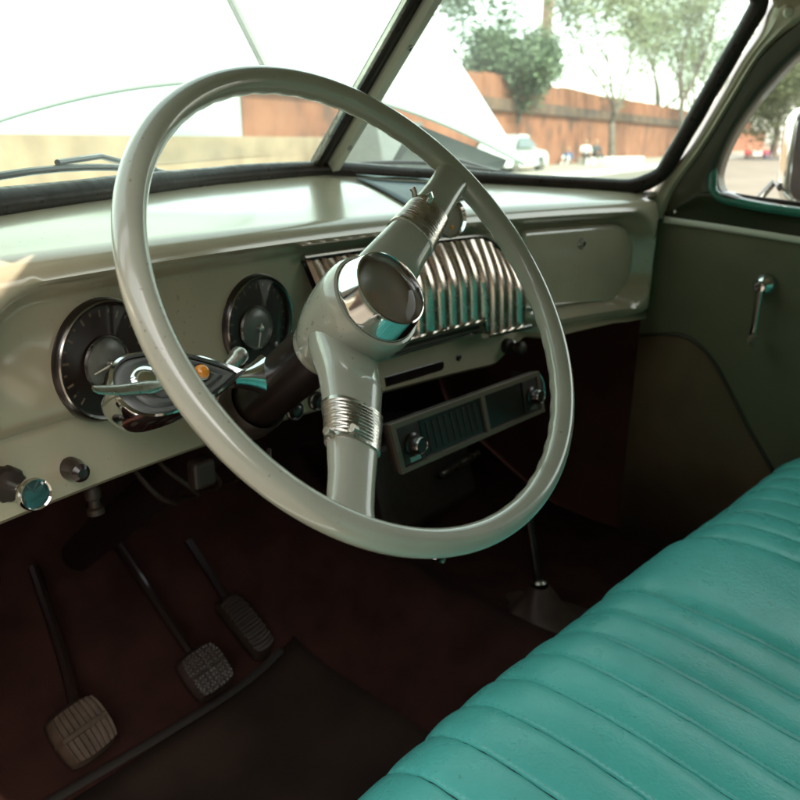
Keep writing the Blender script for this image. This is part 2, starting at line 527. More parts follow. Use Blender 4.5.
# ---------------------------------------------------------------- people sitting far off
def person(loc, face, shirt, legs, label, floor=False):
    me = bpy.data.meshes.new('person')
    h = .0 if floor else .34
    f = Vector((math.cos(face), math.sin(face), 0)); s_ = Vector((-f.y, f.x, 0)); u = Vector((0, 0, 1))
    V, Rr, E = [], [], []
    def add(p, r, par=None):
        V.append(p); Rr.append(r)
        if par is not None: E.append((par, len(V) - 1))
        return len(V) - 1
    pe = add(u * (h + .13), .13)
    ch = add(u * (h + .38) + f * .03, .15, pe)
    ne = add(u * (h + .60) + f * .04, .055, ch)
    hd = add(u * (h + .70) + f * .07, .095, ne)
    add(u * (h + .82) + f * .06, .085, hd)
    for k in (-1, 1):
        hp = add(u * (h + .10) + s_ * .1 * k + f * .03, .09, pe)
        if floor:
            kn = add(u * .42 + s_ * .13 * k + f * .36, .065, hp); ft = add(u * .05 + s_ * .12 * k + f * .58, .045, kn)
        else:
            kn = add(u * (h + .12) + s_ * .12 * k + f * .46, .065, hp); ft = add(u * .06 + s_ * .12 * k + f * .48, .045, kn)
        add(u * .03 + s_ * .13 * k + f * (.74 if floor else .64), .035, ft)
        sh = add(u * (h + .52) + s_ * .19 * k + f * .02, .06, ch)
        el = add(u * (h + .28) + s_ * .25 * k + f * .14, .045, sh)
        wr = add(u * (h + .20) + s_ * .13 * k + f * .36, .034, el)
        add(u * (h + .18) + s_ * .10 * k + f * .44, .03, wr)
    me.from_pydata([Vector(loc) + v for v in V], E, [])
    o = bpy.data.objects.new('person', me); col.objects.link(o)
    k = o.modifiers.new('skin', 'SKIN'); k.use_smooth_shade = True
    for i, r in enumerate(Rr): me.skin_vertices[0].data[i].radius = (r, r)
    me.skin_vertices[0].data[0].use_root = True
    q = o.modifiers.new('sub', 'SUBSURF'); q.levels = 1; q.render_levels = 1
    dg = bpy.context.evaluated_depsgraph_get()
    m2 = bpy.data.meshes.new_from_object(o.evaluated_get(dg))
    o.modifiers.clear(); o.data = m2
    for x in (shirt, legs, M['skin']): m2.materials.append(x)
    for p in m2.polygons:
        z = p.center.z - loc[2] - h
        y = (p.center - Vector(loc)).dot(f)
        p.material_index = 2 if z > .57 or (.1 < z < .3 and y > .36 and abs((p.center - Vector(loc)).dot(s_)) < .16 and z > .16) else (0 if z > .2 and y < .3 else 1)
        p.use_smooth = True
    return tag(o, label, 'person')


shirt_w = mat('white_shirt', (.62, .64, .62), .8); shirt_k = mat('dark_shirt', (.05, .05, .055), .8)
shirt_r = mat('red_shirt', (.42, .04, .035), .8); shirt_b = mat('blue_shirt', (.06, .10, .22), .8); trous = mat('dark_trousers', (.05, .045, .045), .8)
toC = math.atan2(-HV.y, -HV.x)
def on_low(t, off=.2): return p0 + dv * t + nv * off + Vector((0, 0, .12))
person(on_low(.25), toC, shirt_w, trous, 'person in a pale shirt sitting on the low white block')
person(on_low(1.0), toC + .4, shirt_k, trous, 'person in dark clothes sitting beside the one in the pale shirt')
person(wp(569, 38, .124), toC - .5, shirt_b, shirt_w, 'person in pale trousers crouched on the pavement near the parked white car', floor=True)
person(wp(749, 52, .12), toC, shirt_r, trous, 'person in red sitting by the wall, seen through the door window nearer the trunk', floor=True)
person(wp(767, 52, .12), toC, shirt_r, shirt_b, 'person in red and blue sitting next to the side mirror arm in the door window', floor=True)


# ---------------------------------------------------------------- parked cars outside
def car(loc, ang, paint, label, L=4.3, Wd=1.7, H=1.42, van=False):
    t = empty('parked_car' if not van else 'parked_van', loc, label, 'car' if not van else 'van', rot=(0, 0, ang))
    if van: prof = [(-.5, .28), (-.5, .95), (-.47, 1), (.30, 1), (.40, .62), (.49, .52), (.5, .28)]
    else: prof = [(-.5, .22), (-.5, .52), (-.47, .60), (-.33, .655), (-.20, .95), (-.10, 1), (.08, .99), (.24, .66), (.44, .58), (.495, .47), (.5, .22)]
    pl = [Vector((x * L, 0, z * H)) for x, z in prof]
    bm = NB()
    rows = []
    for yy, ins in ((-.5, .035), (-.47, .0), (.47, .0), (.5, .035)):
        rows.append([Vector((p.x * (1 - ins), yy * Wd * (1 - (.22 if p.z > .62 * H else 0) * 1.0), p.z - ins * .6)) for p in pl])
    V = grid(bm, rows, close_v=True)
    bm.faces.new(V[0]); bm.faces.new(V[-1])
    obj('body', bm, paint, t, local=True, bev=.05)
    if not van:
        for sd in (-1, 1):
            bm = NB()
            prism(bm, [Vector((x * L, sd * Wd * (.395 if z > .7 else .50) * (1 if z > .7 else .985), z * H)) for x, z in ((-.27, .69), (-.18, .92), (.06, .93), (.18, .69))], (0, sd * .02, 0))
            obj('side_window', bm, 'autoglass', t, smooth=False, local=True)
        bm = NB(); prism(bm, [Vector((.235 * L, y * Wd, .70 * H)) for y in (-.36, .36)] + [Vector((.10 * L, y * Wd, .965 * H)) for y in (.33, -.33)], (.03, 0, .03))
        obj('windscreen', bm, 'autoglass', t, smooth=False, local=True)
    else:
        for sd in (-1, 1):
            bm = NB()
            prism(bm, [Vector((x * L, sd * Wd * .395, z * H)) for x, z in ((.08, .62), (.08, .92), (.30, .92), (.37, .64))], (0, sd * .02, 0))
            obj('side_window', bm, 'autoglass', t, smooth=False, local=True)
    for sx in (-.30, .31):
        for sd in (-1, 1):
            bm = NB(); lathe(bm, [(.0, -.1), (.29, -.1), (.32, -.07), (.32, .07), (.29, .1), (.2, .1)], (sx * L, sd * Wd * .45, .32), (0, sd, 0), 20)
            wh = obj('wheel', bm, 'tyre', t, local=True)
            bm = NB(); lathe(bm, [(.2, .0), (.2, .10), (.15, .115), (.05, .12), (0, .12)], (sx * L, sd * Wd * .45, .32), (0, sd, 0), 16)
            obj('rim', bm, 'chrome_dark', wh, local=True)
    for sd in (-.36, .36):
        bm = NB(); box(bm, (.497 * L, sd * Wd, .46 * H), (.05, .24, .12))
        obj('headlight', bm, 'chrome', t, smooth=False, local=True)
    return t


wang = math.atan2(WD.y, WD.x)
c_end = wp(529, 31)
car((c_end - WD * 2.1 + Vector((0, 0, .002))), wang, 'white', 'white parked car half hidden behind the right edge of the raised hood')
gx = wp(386, 21)
car((gx.x, gx.y, .002), wang + .1, 'grey', 'dark grey van parked by the wall, seen in the gap under the raised hood', 3.4, 1.6, 1.66, van=True)

# ================================================================ THE CAR
BOW = lambda x: .29 - .25 * x * x
TZ = lambda x: -.018 * x                               # the whole car leans a touch to the right
def wbase(x):
    """lower edge of the windshield: V-shaped, wrapping round at the corners"""
    xe = x if x > 0 else x * (1 - .15 * sst(.3, .70, -x))
    return Vector((x, .478 - .6 * xe * xe - .55 * xe ** 4, 1.108 - .02 * abs(x) * (1 if x < 0 else 3.6)))
def rake(x): return lerp(.92, .54, sst(.1, .6, abs(x)))
ZT = 1.392
def wtop(x):
    b = wbase(x)
    return Vector((x * (1 - .065 * sst(.15, .6, abs(x))), b.y - rake(x) * (ZT - b.z), ZT))
def wpt(x, t, off=0):
    a, b = wbase(x), wtop(x)
    p = a.lerp(b, t)
    return p + Vector((0, -.7, .7)) * off

XR, XL = .603, .700                                    # inner edges of the A pillars
LS = .125                                              # the driver side stands a little farther from the centre post
shell = empty('car_body', (0, 0, .3), 'old car cabin shell round the wheel and seat, with cream pillars and dark maroon floor', 'car body')
# floor with transmission hump, toe board and firewall in one pressing
def floor_z(x, y):
    z = .30 + .17 * sst(.30, .78, y) * 1.0 + max(0, y - .70) * 3.0
    hump = .13 * math.exp(-(x / .15) ** 2) * (1 - .2 * sst(-.4, .3, -y))
    return z + hump
bm = NB()
ys = [-1.9 + .08 * k for k in range(28)] + [.36 + .04 * k for k in range(11)] + [.80]
grid(bm, [[Vector((-.76 + 1.40 * i / 40, y, floor_z(-.76 + 1.40 * i / 40, y))) for i in range(41)] for y in ys])
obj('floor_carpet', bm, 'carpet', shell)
bm = NB(); box(bm, (-.06, .80, .77), (1.44, .02, .54)); obj('firewall', bm, 'under', shell, smooth=False)
bm = NB(); box(bm, (0, -.6, .24), (1.40, 2.8, .05)); obj('underbody', bm, 'under', shell, smooth=False)
for sx in (-1, 1):
    bm = NB(); prism(bm, [(-.76 if sx < 0 else .645, y, z) for y, z in ((.192, .28), (.80, .28), (.80, 1.02), (.45, 1.03), (.20, .99))], (sx * .02, 0, 0))
    obj('kick_panel', bm, 'under', shell, smooth=False)
    bm = NB(); box(bm, (sx * .69 - (.10 if sx < 0 else 0), -.2, .27), (.08, 1.2, .12)); obj('sill', bm, 'white', shell, smooth=False, bev=.01)
# cowl outside, ahead of the windshield
bm = NB()
rows = []
for i in range(33):
    x = -.77 + 1.43 * i / 32
    b = wbase(x)
    rows.append([Vector((x, b.y + .012, b.z - .016)), Vector((x, b.y + .05, b.z - .022)), Vector((x, max(.62, b.y + .12), b.z - .035)), Vector((x, max(.72, b.y + .14), b.z - .08))])
grid(bm, rows)
obj('cowl', bm, 'white', shell)
# A pillars: cream pressing between seal and door frame
pin = [(.613, .186, 1.020), (.605, .158, 1.075), (.594, .118, 1.13), (.578, .07, 1.208), (.565, .033, 1.273), (.557, .006, 1.313), (.550, -.006, 1.345), (.54, -.03, 1.39)]
pout = [(.621, .168, 1.000), (.609, .147, 1.057), (.592, .092, 1.139), (.576, .045, 1.22), (.566, .010, 1.279), (.561, -.022, 1.310), (.557, -.046, 1.326), (.548, -.10, 1.39)]
for sx in (-1, 1):
    a = smooth_line([(sx * x - (0 if sx > 0 else LS), y + .018 * sst(.9, 1.02, 2.04 - z), z) for x, y, z in pin], 5)
    c = smooth_line([(sx * x - (0 if sx > 0 else LS), y, z) for x, y, z in pout], 5)
    rows = []
    for p, q in zip(a, c):
        m_ = (p + q) / 2
        inw = Vector((-sx, -.35, 0)).normalized()
        rows.append([p + Vector((sx * .05, .03, 0)), p + Vector((sx * .006, .006, 0)), p, p.lerp(q, .25) + inw * .006, m_ + inw * .003, p.lerp(q, .75) + inw * .006, q, q + Vector((sx * .01, -.002, 0)), q + Vector((sx * .055, .02, 0))])
    bm = NB(); grid(bm, rows, close_v=True)
    obj('windshield_pillar', bm, 'cream', shell)
# header over the windshield, with a screw, and roof
bm = NB()
rows = []
for i in range(29):
    x = -.67 + 1.215 * i / 28
    t = wtop(x)
    rows.append([t + Vector((0, .015, .012)), t + Vector((0, -.022, -.004)), t + Vector((0, -.05, -.008)), t + Vector((0, -.09, .012)), t + Vector((0, -.16, .032)), t + Vector((0, -.16, .055)), t + Vector((0, 0, .045))])
grid(bm, rows, close_v=True)
obj('windshield_header', bm, 'headliner', shell)
for sx in (-1, 1):
    bm = NB()
    prism(bm, [(sx * x - (0 if sx > 0 else LS), y, z) for x, y, z in ((.557, -.012, 1.330), (.560, -.050, 1.321), (.555, -.11, 1.345), (.53, -.13, 1.40), (.50, -.06, 1.40), (.535, .0, 1.365))], (sx * .02, .006, .01))
    cb = obj('corner_plate', bm, 'headliner', shell, smooth=False, bev=.006)
bm = NB(); lathe(bm, [(.0085, 0), (.0085, .003), (.006, .006), (0, .0065)], (.551, -.028, 1.338), (-.9, -.42, -.1), 16)
obj('screw', bm, 'creamstrip', cb)
bm = NB()
rows = []
for j in range(22):
    y = .16 - 2.2 * j / 21
    rows.append([])
    for i in range(25):
        u = -1 + 2 * i / 24
        z = 1.52 - .11 * abs(u) ** 3.2 - .30 * sst(-1.15, -2.1, -abs(y) if y < 0 else 0) * 1.0
        yb = y
        if j == 0: yb = wtop(u * .58).y + .01; z = min(z, 1.43)
        rows[-1].append(Vector((u * .640 - (.02 if u > 0 else .02 + .07 * -u * sst(-.15, -.45, -abs(y)) if False else (.02 + .20 * max(0, -u) * sst(.12, .42, -y))), yb, z)))  # driver-side edge flared out of view, shaped to keep sun off lower dash and floor
grid(bm, rows)
obj('roof', bm, 'headliner', shell, solid=.03)
for sx in (-1, 1):                                     # rails over the doors, rear quarters and B pillars
    bm = NB(); tube(bm, smooth_line([(x, y, z) for x, y, z in (((.575, -.02, 1.375), (.580, -.25, 1.405), (.60, -.7, 1.405), (.60, -1.4, 1.36)) if sx > 0 else ((-.640, -.02, 1.375), (-.640, -.13, 1.40), (-.680, -.195, 1.405), (-.750, -.26, 1.405), (-.81, -.35, 1.405), (-.86, -.50, 1.405), (-.80, -1.0, 1.40), (-.72, -1.4, 1.36)))], 6), .025, 10)  # driver-side rail bends out with the sun-blocking roof flare
    obj('roof_rail', bm, 'cream', shell)
    bm = NB(); prism(bm, [(sx * .62 - (0 if sx > 0 else .08), y, z) for y, z in ((-.78 if sx > 0 else -.47, .28), (-.78 if sx > 0 else -.47, 1.0), (-.92 if sx > 0 else -.50, 1.41), (-1.5, 1.37), (-2.05, 1.05), (-2.05, .28))], (sx * .07, 0, 0))  # driver-side quarter brought forward, out of view, to block sun on seat and floor
    obj('rear_quarter', bm, 'cream', shell, smooth=False)
bm = NB(); box(bm, (0, -2.05, .66), (1.34, .04, .78)); obj('rear_panel', bm, 'under', shell, smooth=False)

# ---------------------------------------------------------------- raised hood outside
hood = empty('raised_hood', (0, .575, 1.235), 'white hood of the car standing open in front of the windshield', 'hood')
def hoodp(x, t):
    b = Vector((x, .585 - .21 * x * x, 1.235 - .335 * x * x))
    k = abs(x) / .62
    d = Vector((0, math.cos(R(48 + 5 * k)), math.sin(R(48 + 5 * k))))
    return Vector((x * (1 - .18 * t), 0, 0)) + Vector((0, b.y, b.z)) + d * t * (1.12 - .1 * k ** 2) + Vector((0, -.5, .55)) * .05 * math.sin(math.pi * min(1, t)) * (1 - k * k)
bm = NB(); grid(bm, [[hoodp(-.64 + 1.28 * i / 48, j / 24) for j in range(25)] for i in range(49)])
obj('hood_panel', bm, 'white', hood, solid=.006)
bm = NB(); tube(bm, [hoodp(0, j / 24) + Vector((0, -.004, .004)) for j in range(25)], .006, 8)
obj('centre_trim', bm, 'chrome_dark', hood)
for sx in (1,):
    bm = NB(); prism(bm, [hoodp(sx * .61, .0) + Vector((0, .02, -.004)), hoodp(sx * .38, .0) + Vector((0, .03, -.012)), (sx * .37, .66, 1.07), (sx * .605, .535, 1.088)], (0, .03, -.01))
    obj('hinge_bracket', bm, 'grey', hood, smooth=False)

# ---------------------------------------------------------------- windshield
ws = empty('windshield', (0, .478, 1.1), 'two-pane windshield in a worn dark rubber seal with a metal bar up the middle', 'windshield')
for sx in (-1, 1):
    bm = NB()
    grid(bm, [[wpt(sx * (.006 + ((XR if sx > 0 else XL) - .006) * i / 24), j / 16) for j in range(17)] for i in range(25)])
    obj('pane', bm, 'glass', ws, solid=.004)
def corner(s):
    """round trip of the seal centreline in (x, t)"""
    return s
path = []
rc_x, rc_t = .045, .12
for i in range(21): path.append((-XL + rc_x + (XL + XR - 2 * rc_x) * i / 20, 0))
for k in range(1, 7): a = k / 6 * math.pi / 2; path.append((XR - rc_x + rc_x * math.sin(a), rc_t - rc_t * math.cos(a)))
for k in range(1, 12): path.append((XR, lerp(rc_t, 1 - rc_t, k / 12)))
for k in range(0, 7): a = k / 6 * math.pi / 2; path.append((XR - rc_x + rc_x * math.cos(a), 1 - rc_t + rc_t * math.sin(a)))
for i in range(1, 20): path.append((XR - rc_x - (XL + XR - 2 * rc_x) * i / 20, 1))
for k in range(0, 7): a = k / 6 * math.pi / 2; path.append((-XL + rc_x - rc_x * math.sin(a), 1 - rc_t + rc_t * math.cos(a)))
for k in range(1, 12): path.append((-XL, lerp(1 - rc_t, rc_t, k / 12)))
for k in range(0, 6): a = k / 6 * math.pi / 2; path.append((-XL + rc_x - rc_x * math.cos(a), rc_t - rc_t * math.sin(a)))
bm = NB()
sp = [wpt(x, t) for x, t in path]
tube(bm, [p + Vector((-.004 * (1 if p.x > .5 else 0), -.006, -.006)) for p in sp], [.0150 + .0006 * math.sin(k * 1.7) for k in range(len(sp))], 12, closed=True)
obj('rubber_seal', bm, 'rubber', ws)
# centre post: dark channel, cover strip of pale metal with two screws
b0, b1 = wpt(0, -.03, .0), wpt(0, 1.0, .0)
bm = NB()
pd = (b1 - b0).normalized(); pn = Vector((0, -pd.z, pd.y))
for xx, ww, hh in ((-.0115, .008, .014), (-.001, .0125, .010)):
    V = []
    prism(bm, [b0 + Vector((xx - ww / 2, 0, 0)) - pn * .008, b0 + Vector((xx + ww / 2, 0, 0)) - pn * .008, b0 + Vector((xx + ww / 2, 0, 0)) + pn * hh, b0 + Vector((xx - ww / 2, 0, 0)) + pn * hh], b1 - b0)
pc = obj('post_channel', bm, 'rubber', ws, smooth=False, bev=.003)
bm = NB(); prism(bm, [b0 - pd * .012 + Vector((x, 0, 0)) + pn * h for x, h in ((.0065, .006), (.0285, .006), (.0305, .012), (.0255, .021), (.0105, .021), (.0055, .012))], (b1 - b0) * 1.02)
strip = obj('cover_strip', bm, 'creamstrip', ws, smooth=False, bev=.0015)
for t in (.17, .62):
    bm = NB(); lathe(bm, [(.0045, 0), (.004, .0015), (.0015, .001), (0, .0005)], b0.lerp(b1, t) + Vector((.018, 0, 0)) + pn * .021, pn, 14)
    obj('screw', bm, 'chrome_dark', strip)
bm = NB(); prism(bm, [b0 + pd * .02 + Vector((x, 0, 0)) + pn * h for x, h in ((-.026, .004), (-.019, .004), (-.019, .010), (-.026, .010))], (b1 - b0) * .97)
obj('glass_edge_strip', bm, 'worn', ws, smooth=False)

# wipers lying on the cowl
for x0, x1, nm in ((-.62, -.30, 'left'), (.12, .42, 'right')):
    lab = 'thin dark wiper lying along the bottom of the left windshield pane' if nm == 'left' else 'thin dark wiper lying along the bottom of the right windshield pane'
    t = empty('wiper', wbase(x0) + Vector((0, .05, 0)), lab, 'wiper', 'windshield wipers')
    pts = [wbase(lerp(x0, x1, k / 8)) + Vector((0, .040, .008 + .010 * math.sin(k / 8 * 3.14))) for k in range(9)]
    bm = NB(); tube(bm, pts, .004, 8); obj('blade', bm, 'black', t)
    bm = NB(); tube(bm, [pts[4] + Vector((0, .0, .006)), pts[6] + Vector((0, .02, .012)), wbase(lerp(x0, x1, 1.15)) + Vector((0, .07, .0))], .0035, 8); obj('arm', bm, 'black', t)

# ---------------------------------------------------------------- dashboard
dash = empty('dashboard', (0, .3, .9), 'greige painted metal dashboard with two round gauges and a chrome grille', 'dashboard')
def zled(x): return lerp(.888 + .012 * sst(-.4, -.65, x) * 1, .835, sst(.22, .33, x))
def zlip(x): return interp([(-.66, .829), (-.57, .822), (-.48, .815), (-.2, .793), (0, .780), (.22, .772), (.3, .812), (.65, .822)], x)
def inset(x, z):
    """0..1 how far the face is sunk at (x, z) (z without the lean)"""
    xc, zc, hx, hz, r = -.036, .935, .626, .0950, .080
    fb = sst(.22, .34, x)                              # only the glove box end has a lower frame
    z2 = z if z > zc else lerp(zc, z, fb)
    qx, qz = abs(x - xc) - (hx - r), abs(z2 - zc) - (hz - r)
    d = math.hypot(max(qx, 0), max(qz, 0)) + min(max(qx, qz), 0) - r
    return sst(.003, -.024, d)
def dash_pt(x, o, z):
    return Vector((x, BOW(x) + o, z + TZ(x)))
prof_top = [(.052, 1.018), (.0, 1.062)]
bm = NB()
rows = []
NX = 150
for i in range(NX + 1):
    x = -.755 + 1.382 * i / NX
    row = []
    b = wbase(x)
    zb = b.z - TZ(x) - .011
    yb = b.y - .006
    crest = BOW(x) - .024
    endr = sst(.575, .627, x)                          # right end turns back towards the cowl
    for k in range(9):                                 # the top, from the seal to the crest
        t = k / 9
        row.append(Vector((x, lerp(yb, crest, t), lerp(zb, 1.052, t) + .0025 * math.sin(math.pi * t) + TZ(x))))
    for o, z in ((-.024, 1.052), (-.0335, 1.0497), (-.041, 1.045), (-.0455, 1.038), (-.0470, 1.031)):
        row.append(dash_pt(x, o + endr * .03, z - endr * .012))
    zl, zp = zled(x), zlip(x)
    nf = 34
    for k in range(1, nf + 1):
        z = lerp(1.031, zl + .010, (k / nf) ** 1.35)
        row.append(dash_pt(x, -.047 + .047 * inset(x, z) + endr * .03, z))
    f0 = .0 if x < .22 else -.044 * sst(.22, .34, x)
    fin = lambda z: -.047 + .047 * inset(x, z)
    e = fin(zl + .010) * sst(-.45, -.30, x) * (1 if x > -.45 else 0) + endr * .03
    lowp = 1 - sst(.24, .32, x)                        # lower panel stops at the grille
    row.append(dash_pt(x, e + .002, zl + .004))
    row.append(dash_pt(x, e + .007, zl - .001))
    row.append(dash_pt(x, e + .011, zl - .004))
    for k in range(1, 7):
        row.append(dash_pt(x, e + lerp(.02, .011 - .014 * k / 6, lowp), lerp(zl - .004, zp + .006, k / 6)))
    row.append(dash_pt(x, e + .002, zp + .001)); row.append(dash_pt(x, e + .010, zp - .003)); row.append(dash_pt(x, e + .06, zp + .0))
    rows.append(row)
V = grid(bm, rows)
bm.faces.new(V[0]); bm.faces.new(V[-1])
panel = obj('panel', bm, 'dash', dash)
bm = NB()                                              # crossbar that closes the dash from below, in shade
rows = []
for i in range(31):
    x = -.64 + 1.26 * i / 30
    zp = zlip(x)
    rows.append([dash_pt(x, .058, zp + .02), dash_pt(x, .062, zp - .004), dash_pt(x, .20, zp + .03), dash_pt(x, .48, .93)])
grid(bm, rows)
obj('underside', bm, 'under', dash)

def face_pt(x, z, o=0): return Vector((x, BOW(x) + o, z))
def face_n(x): return Vector((-.5 * -x * -1 if False else .5 * -x * -1 * -1, -1, 0)).normalized()
def fnorm(x):                                          # normal of the bowed face, towards the seats
    return Vector((-(.5 * x), -1, 0)).normalized()

def gauge(x, z, r, needle, right):
    c = face_pt(x, z)
    n = fnorm(x)
    X = Vector((0, 0, 1)).cross(n).normalized() * -1; Z = Vector((0, 0, 1))
    X = n.cross(Z) * -1
    bm = NB(); lathe(bm, [(r - .006, .002), (r - .0045, .0065), (r - .002, .0078), (r + .0005, .006), (r + .002, .001), (r + .002, -.004)], c, n, 64, cap=False)
    g = obj('gauge', bm, 'black', dash)
    bm = NB(); lathe(bm, [(r - .0030, .0073), (r - .0018, .0084), (r - .0006, .0073)], c, n, 64, cap=False)
    obj('bezel', bm, 'chrome_dark', g)
    bm = NB(); lathe(bm, [(0, .0012), (r - .005, .0012)], c, n, 64, cap=False)
    obj('dial', bm, 'dial', g)
    ri = r * .44
    ci = c + n * .0012 + (X * -.006 - Z * .004 if right else Z * -.003)
    bm = NB(); lathe(bm, [(0, .006), (ri * .5, .006), (ri * .85, .004), (ri, .001)], ci, n, 40, cap=False)
    obj('inner_dial', bm, 'dialin', g)
    bm = NB(); lathe(bm, [(ri - .001, .002), (ri, .0048), (ri + .0012, .002)], ci, n, 48, cap=False)
    lathe(bm, [(.0042, .006), (.004, .011), (.0022, .0125), (0, .013)], ci, n, 20)
    obj('inner_ring', bm, 'worn', g)
    bm = NB()
    for k in range(21):
        a = R(225 - 270 * k / 20)
        r0, r1 = (r * .72, r * .84) if k % 2 == 0 else (r * .78, r * .84)
        d = X * math.cos(a) + Z * math.sin(a); s_ = n.cross(d) * .0011
        bm.faces.new([bm.verts.new(c + n * .0016 + d * q + s_ * e) for q, e in ((r0, -1), (r1, -1), (r1, 1), (r0, 1))])
    obj('dial_marks', bm, 'tick', g, smooth=False)
    bm = NB()
    d = X * math.cos(R(needle)) + Z * math.sin(R(needle))
    tube(bm, [ci + n * .0095 - d * .006, ci + n * .0095 + d * ri * .9], [.0014, .0006], 6)
    obj('needle', bm, 'creamstrip', g)
    bm = NB(); lathe(bm, [(0, .0165), (ri * .9, .0125), (r - .004, .0062)], c, n, 48, cap=False)
    obj('gauge_glass', bm, 'lensglass', g)
gauge(-.518, .950, .057, 190, False)
gauge(-.302, .940, .057, 255, True)

# chrome waterfall grille
bm = NB(); bmd = NB()
GX0, GX1, NB_ = -.215, .262, 18
def gril(x, t):
    """surface of the grille: t 0 top .. 1 bottom"""
    e = sst(.13, .265, x)
    zt = 1.004 - .045 * e * e - .004
    zb = .874 if x < .138 else .847
    z = lerp(zt, zb, t)
    return Vector((x + .012 * (t - .3) * (1 if x > 0 else .6), BOW(x) + (-.008 - .028 * math.sin(math.pi / 2 * min(1, t / .62))) + .010 * e, z + TZ(x)))
pitch = (GX1 - GX0) / NB_
for k in range(NB_):
    x = GX0 + pitch * (k + .5)
    rows = []
    for j in range(13):
        t = j / 12
        row = []
        for a in range(7):
            u = -1 + a / 3
            p = gril(x + u * pitch * .43, t)
            row.append(p + Vector((0, .0080 * abs(u) ** 4.5 - .004, 0)))
        rows.append(row)
    grid(bm, rows)
gr = obj('speaker_grille', bm, mat('grille_chrome', (.66, .56, .48), .25, 1, rvar=.06, vscale=20), dash)
rows = [[gril(GX0 - .004 + (GX1 - GX0 + .008) * i / 30, j / 10) + Vector((0, .008, 0)) for j in range(11)] for i in range(31)]
grid(bmd, rows)
obj('grille_back', bmd, 'black', gr)
bm = NB(); tube(bm, [gril(GX0 - .006 + (GX1 + .0 - GX0) * i / 30, 0) + Vector((0, .0, .004)) for i in range(29)], .0035, 8)
obj('top_moulding', bm, 'chrome_dark', gr)
bm = NB()
def bar(bm, x0, x1, z, o, h, dpt):
    rows = []
    for i in range(13):
        x = lerp(x0, x1, i / 12)
        rows.append([dash_pt(x, o + a * dpt, z + b * h) for a, b in ((.5, -.5), (-.3, -.5), (-.5, -.2), (-.5, .3), (-.2, .5), (.5, .5))])
    V = grid(bm, rows, close_v=True); bm.faces.new(V[0]); bm.faces.new(V[-1])
bar(bm, -.21, .138, .871, -.037, .007, .014)
bar(bm, .152, .268, .843, -.032, .008, .014)
obj('bottom_moulding', bm, 'chrome', gr)
# ashtray slot under the grille
bm = NB(); bar(bm, -.21, .142, .860, -.012, .016, .03); ash = obj('ashtray', bm, 'black', dash)
bm = NB(); bar(bm, -.21, .142, .8505, -.030, .0045, .008); obj('ashtray_lip', bm, 'chrome', ash)
bm = NB(); lathe(bm, [(.0035, 0), (.003, .004), (0, .005)], dash_pt(.035, -.046, .875), (0, -1, .3), 12); obj('ashtray_knob', bm, 'chrome_dark', ash)
# slot, holes and knobs on the lower panel
def lower(x, z, o=.0): return Vector((x, BOW(x) + o, z))
bm = NB(); prism(bm, [lower(-.055, .795, .001), lower(.080, .791, .001), lower(.085, .794, .001), lower(.085, .803, .001), lower(.080, .806, .001), lower(-.055, .810, .001)], (0, -.0035, 0))
obj('radio_slot', bm, 'black', dash, smooth=False)
bm = NB(); lathe(bm, [(.006, 0), (.006, .002), (.004, .003), (0, .001)], lower(.125, .803, .0), (0, -1, 0), 18); obj('plug', bm, 'black', dash)
bm = NB(); lathe(bm, [(.014, -.01), (.014, .004), (.009, .006), (.008, .016), (.012, .020), (.012, .030), (.008, .034), (0, .035)], lower(.250, .800, -.005), (0, -1, .05), 22)
obj('heater_knob', bm, 'dkmetal', dash)
for x, z in ((-.252, .816), (-.208, .816)):
    bm = NB(); lathe(bm, [(.0125, -.006), (.0125, .006), (.011, .008), (.009, .007), (.0075, .009), (.0075, .013), (.004, .015), (0, .0145)], lower(x, z, -.003), (-.1, -1, .1), 26)
    k = obj('dash_knob', bm, 'column', dash)
    bm = NB(); lathe(bm, [(.0105, .0072), (.0117, .0088), (.0127, .0072)], lower(x, z, -.003), (-.1, -1, .1), 26, cap=False); obj('chrome_ring', bm, 'worn', k)
# headlight pull with teal lens, on a fluted dark base
c = lower(-.633, .872, .010)
bm = NB()
V = []
seg = 48
rows = [[c + Vector((0, -h, 0)) + Vector((math.cos(t), 0, math.sin(t))) * (r * (1 + (.03 if k % 4 < 2 else -.03))) for k, t in enumerate([2 * math.pi * q / seg for q in range(seg)])] for r, h in ((.0150, 0), (.0155, .010), (.0135, .014))]
V = grid(bm, rows, close_v=True); bm.faces.new(V[-1])
kb = obj('pull_switch', bm, 'dkmetal', dash)
ax = Vector((.12, -1, .12)).normalized()
c2 = c + Vector((.008, -.045, 0))
bm = NB(); tube(bm, [c, c2], .005, 12); lathe(bm, [(.010, -.012), (.0135, -.006), (.0138, .0), (.0128, .0025), (.0115, .001)], c2, ax, 32, cap=False); lathe(bm, [(0, -.014), (.010, -.012)], c2, ax, 32, cap=False)
obj('knob_rim', bm, 'chrome', kb)
bm = NB(); lathe(bm, [(.0117, .0008), (.008, .0022), (0, .003)], c2, ax, 32, cap=False); obj('knob_lens', bm, 'teal_lens', kb)
bm = NB(); lathe(bm, [(.0105, -.004), (.0105, .004), (.0085, .010), (.0085, .018), (.0045, .022), (0, .021)], lower(-.571, .861, -.002), (0, -1, .05), 26)
obj('choke_knob', bm, 'black', dash)
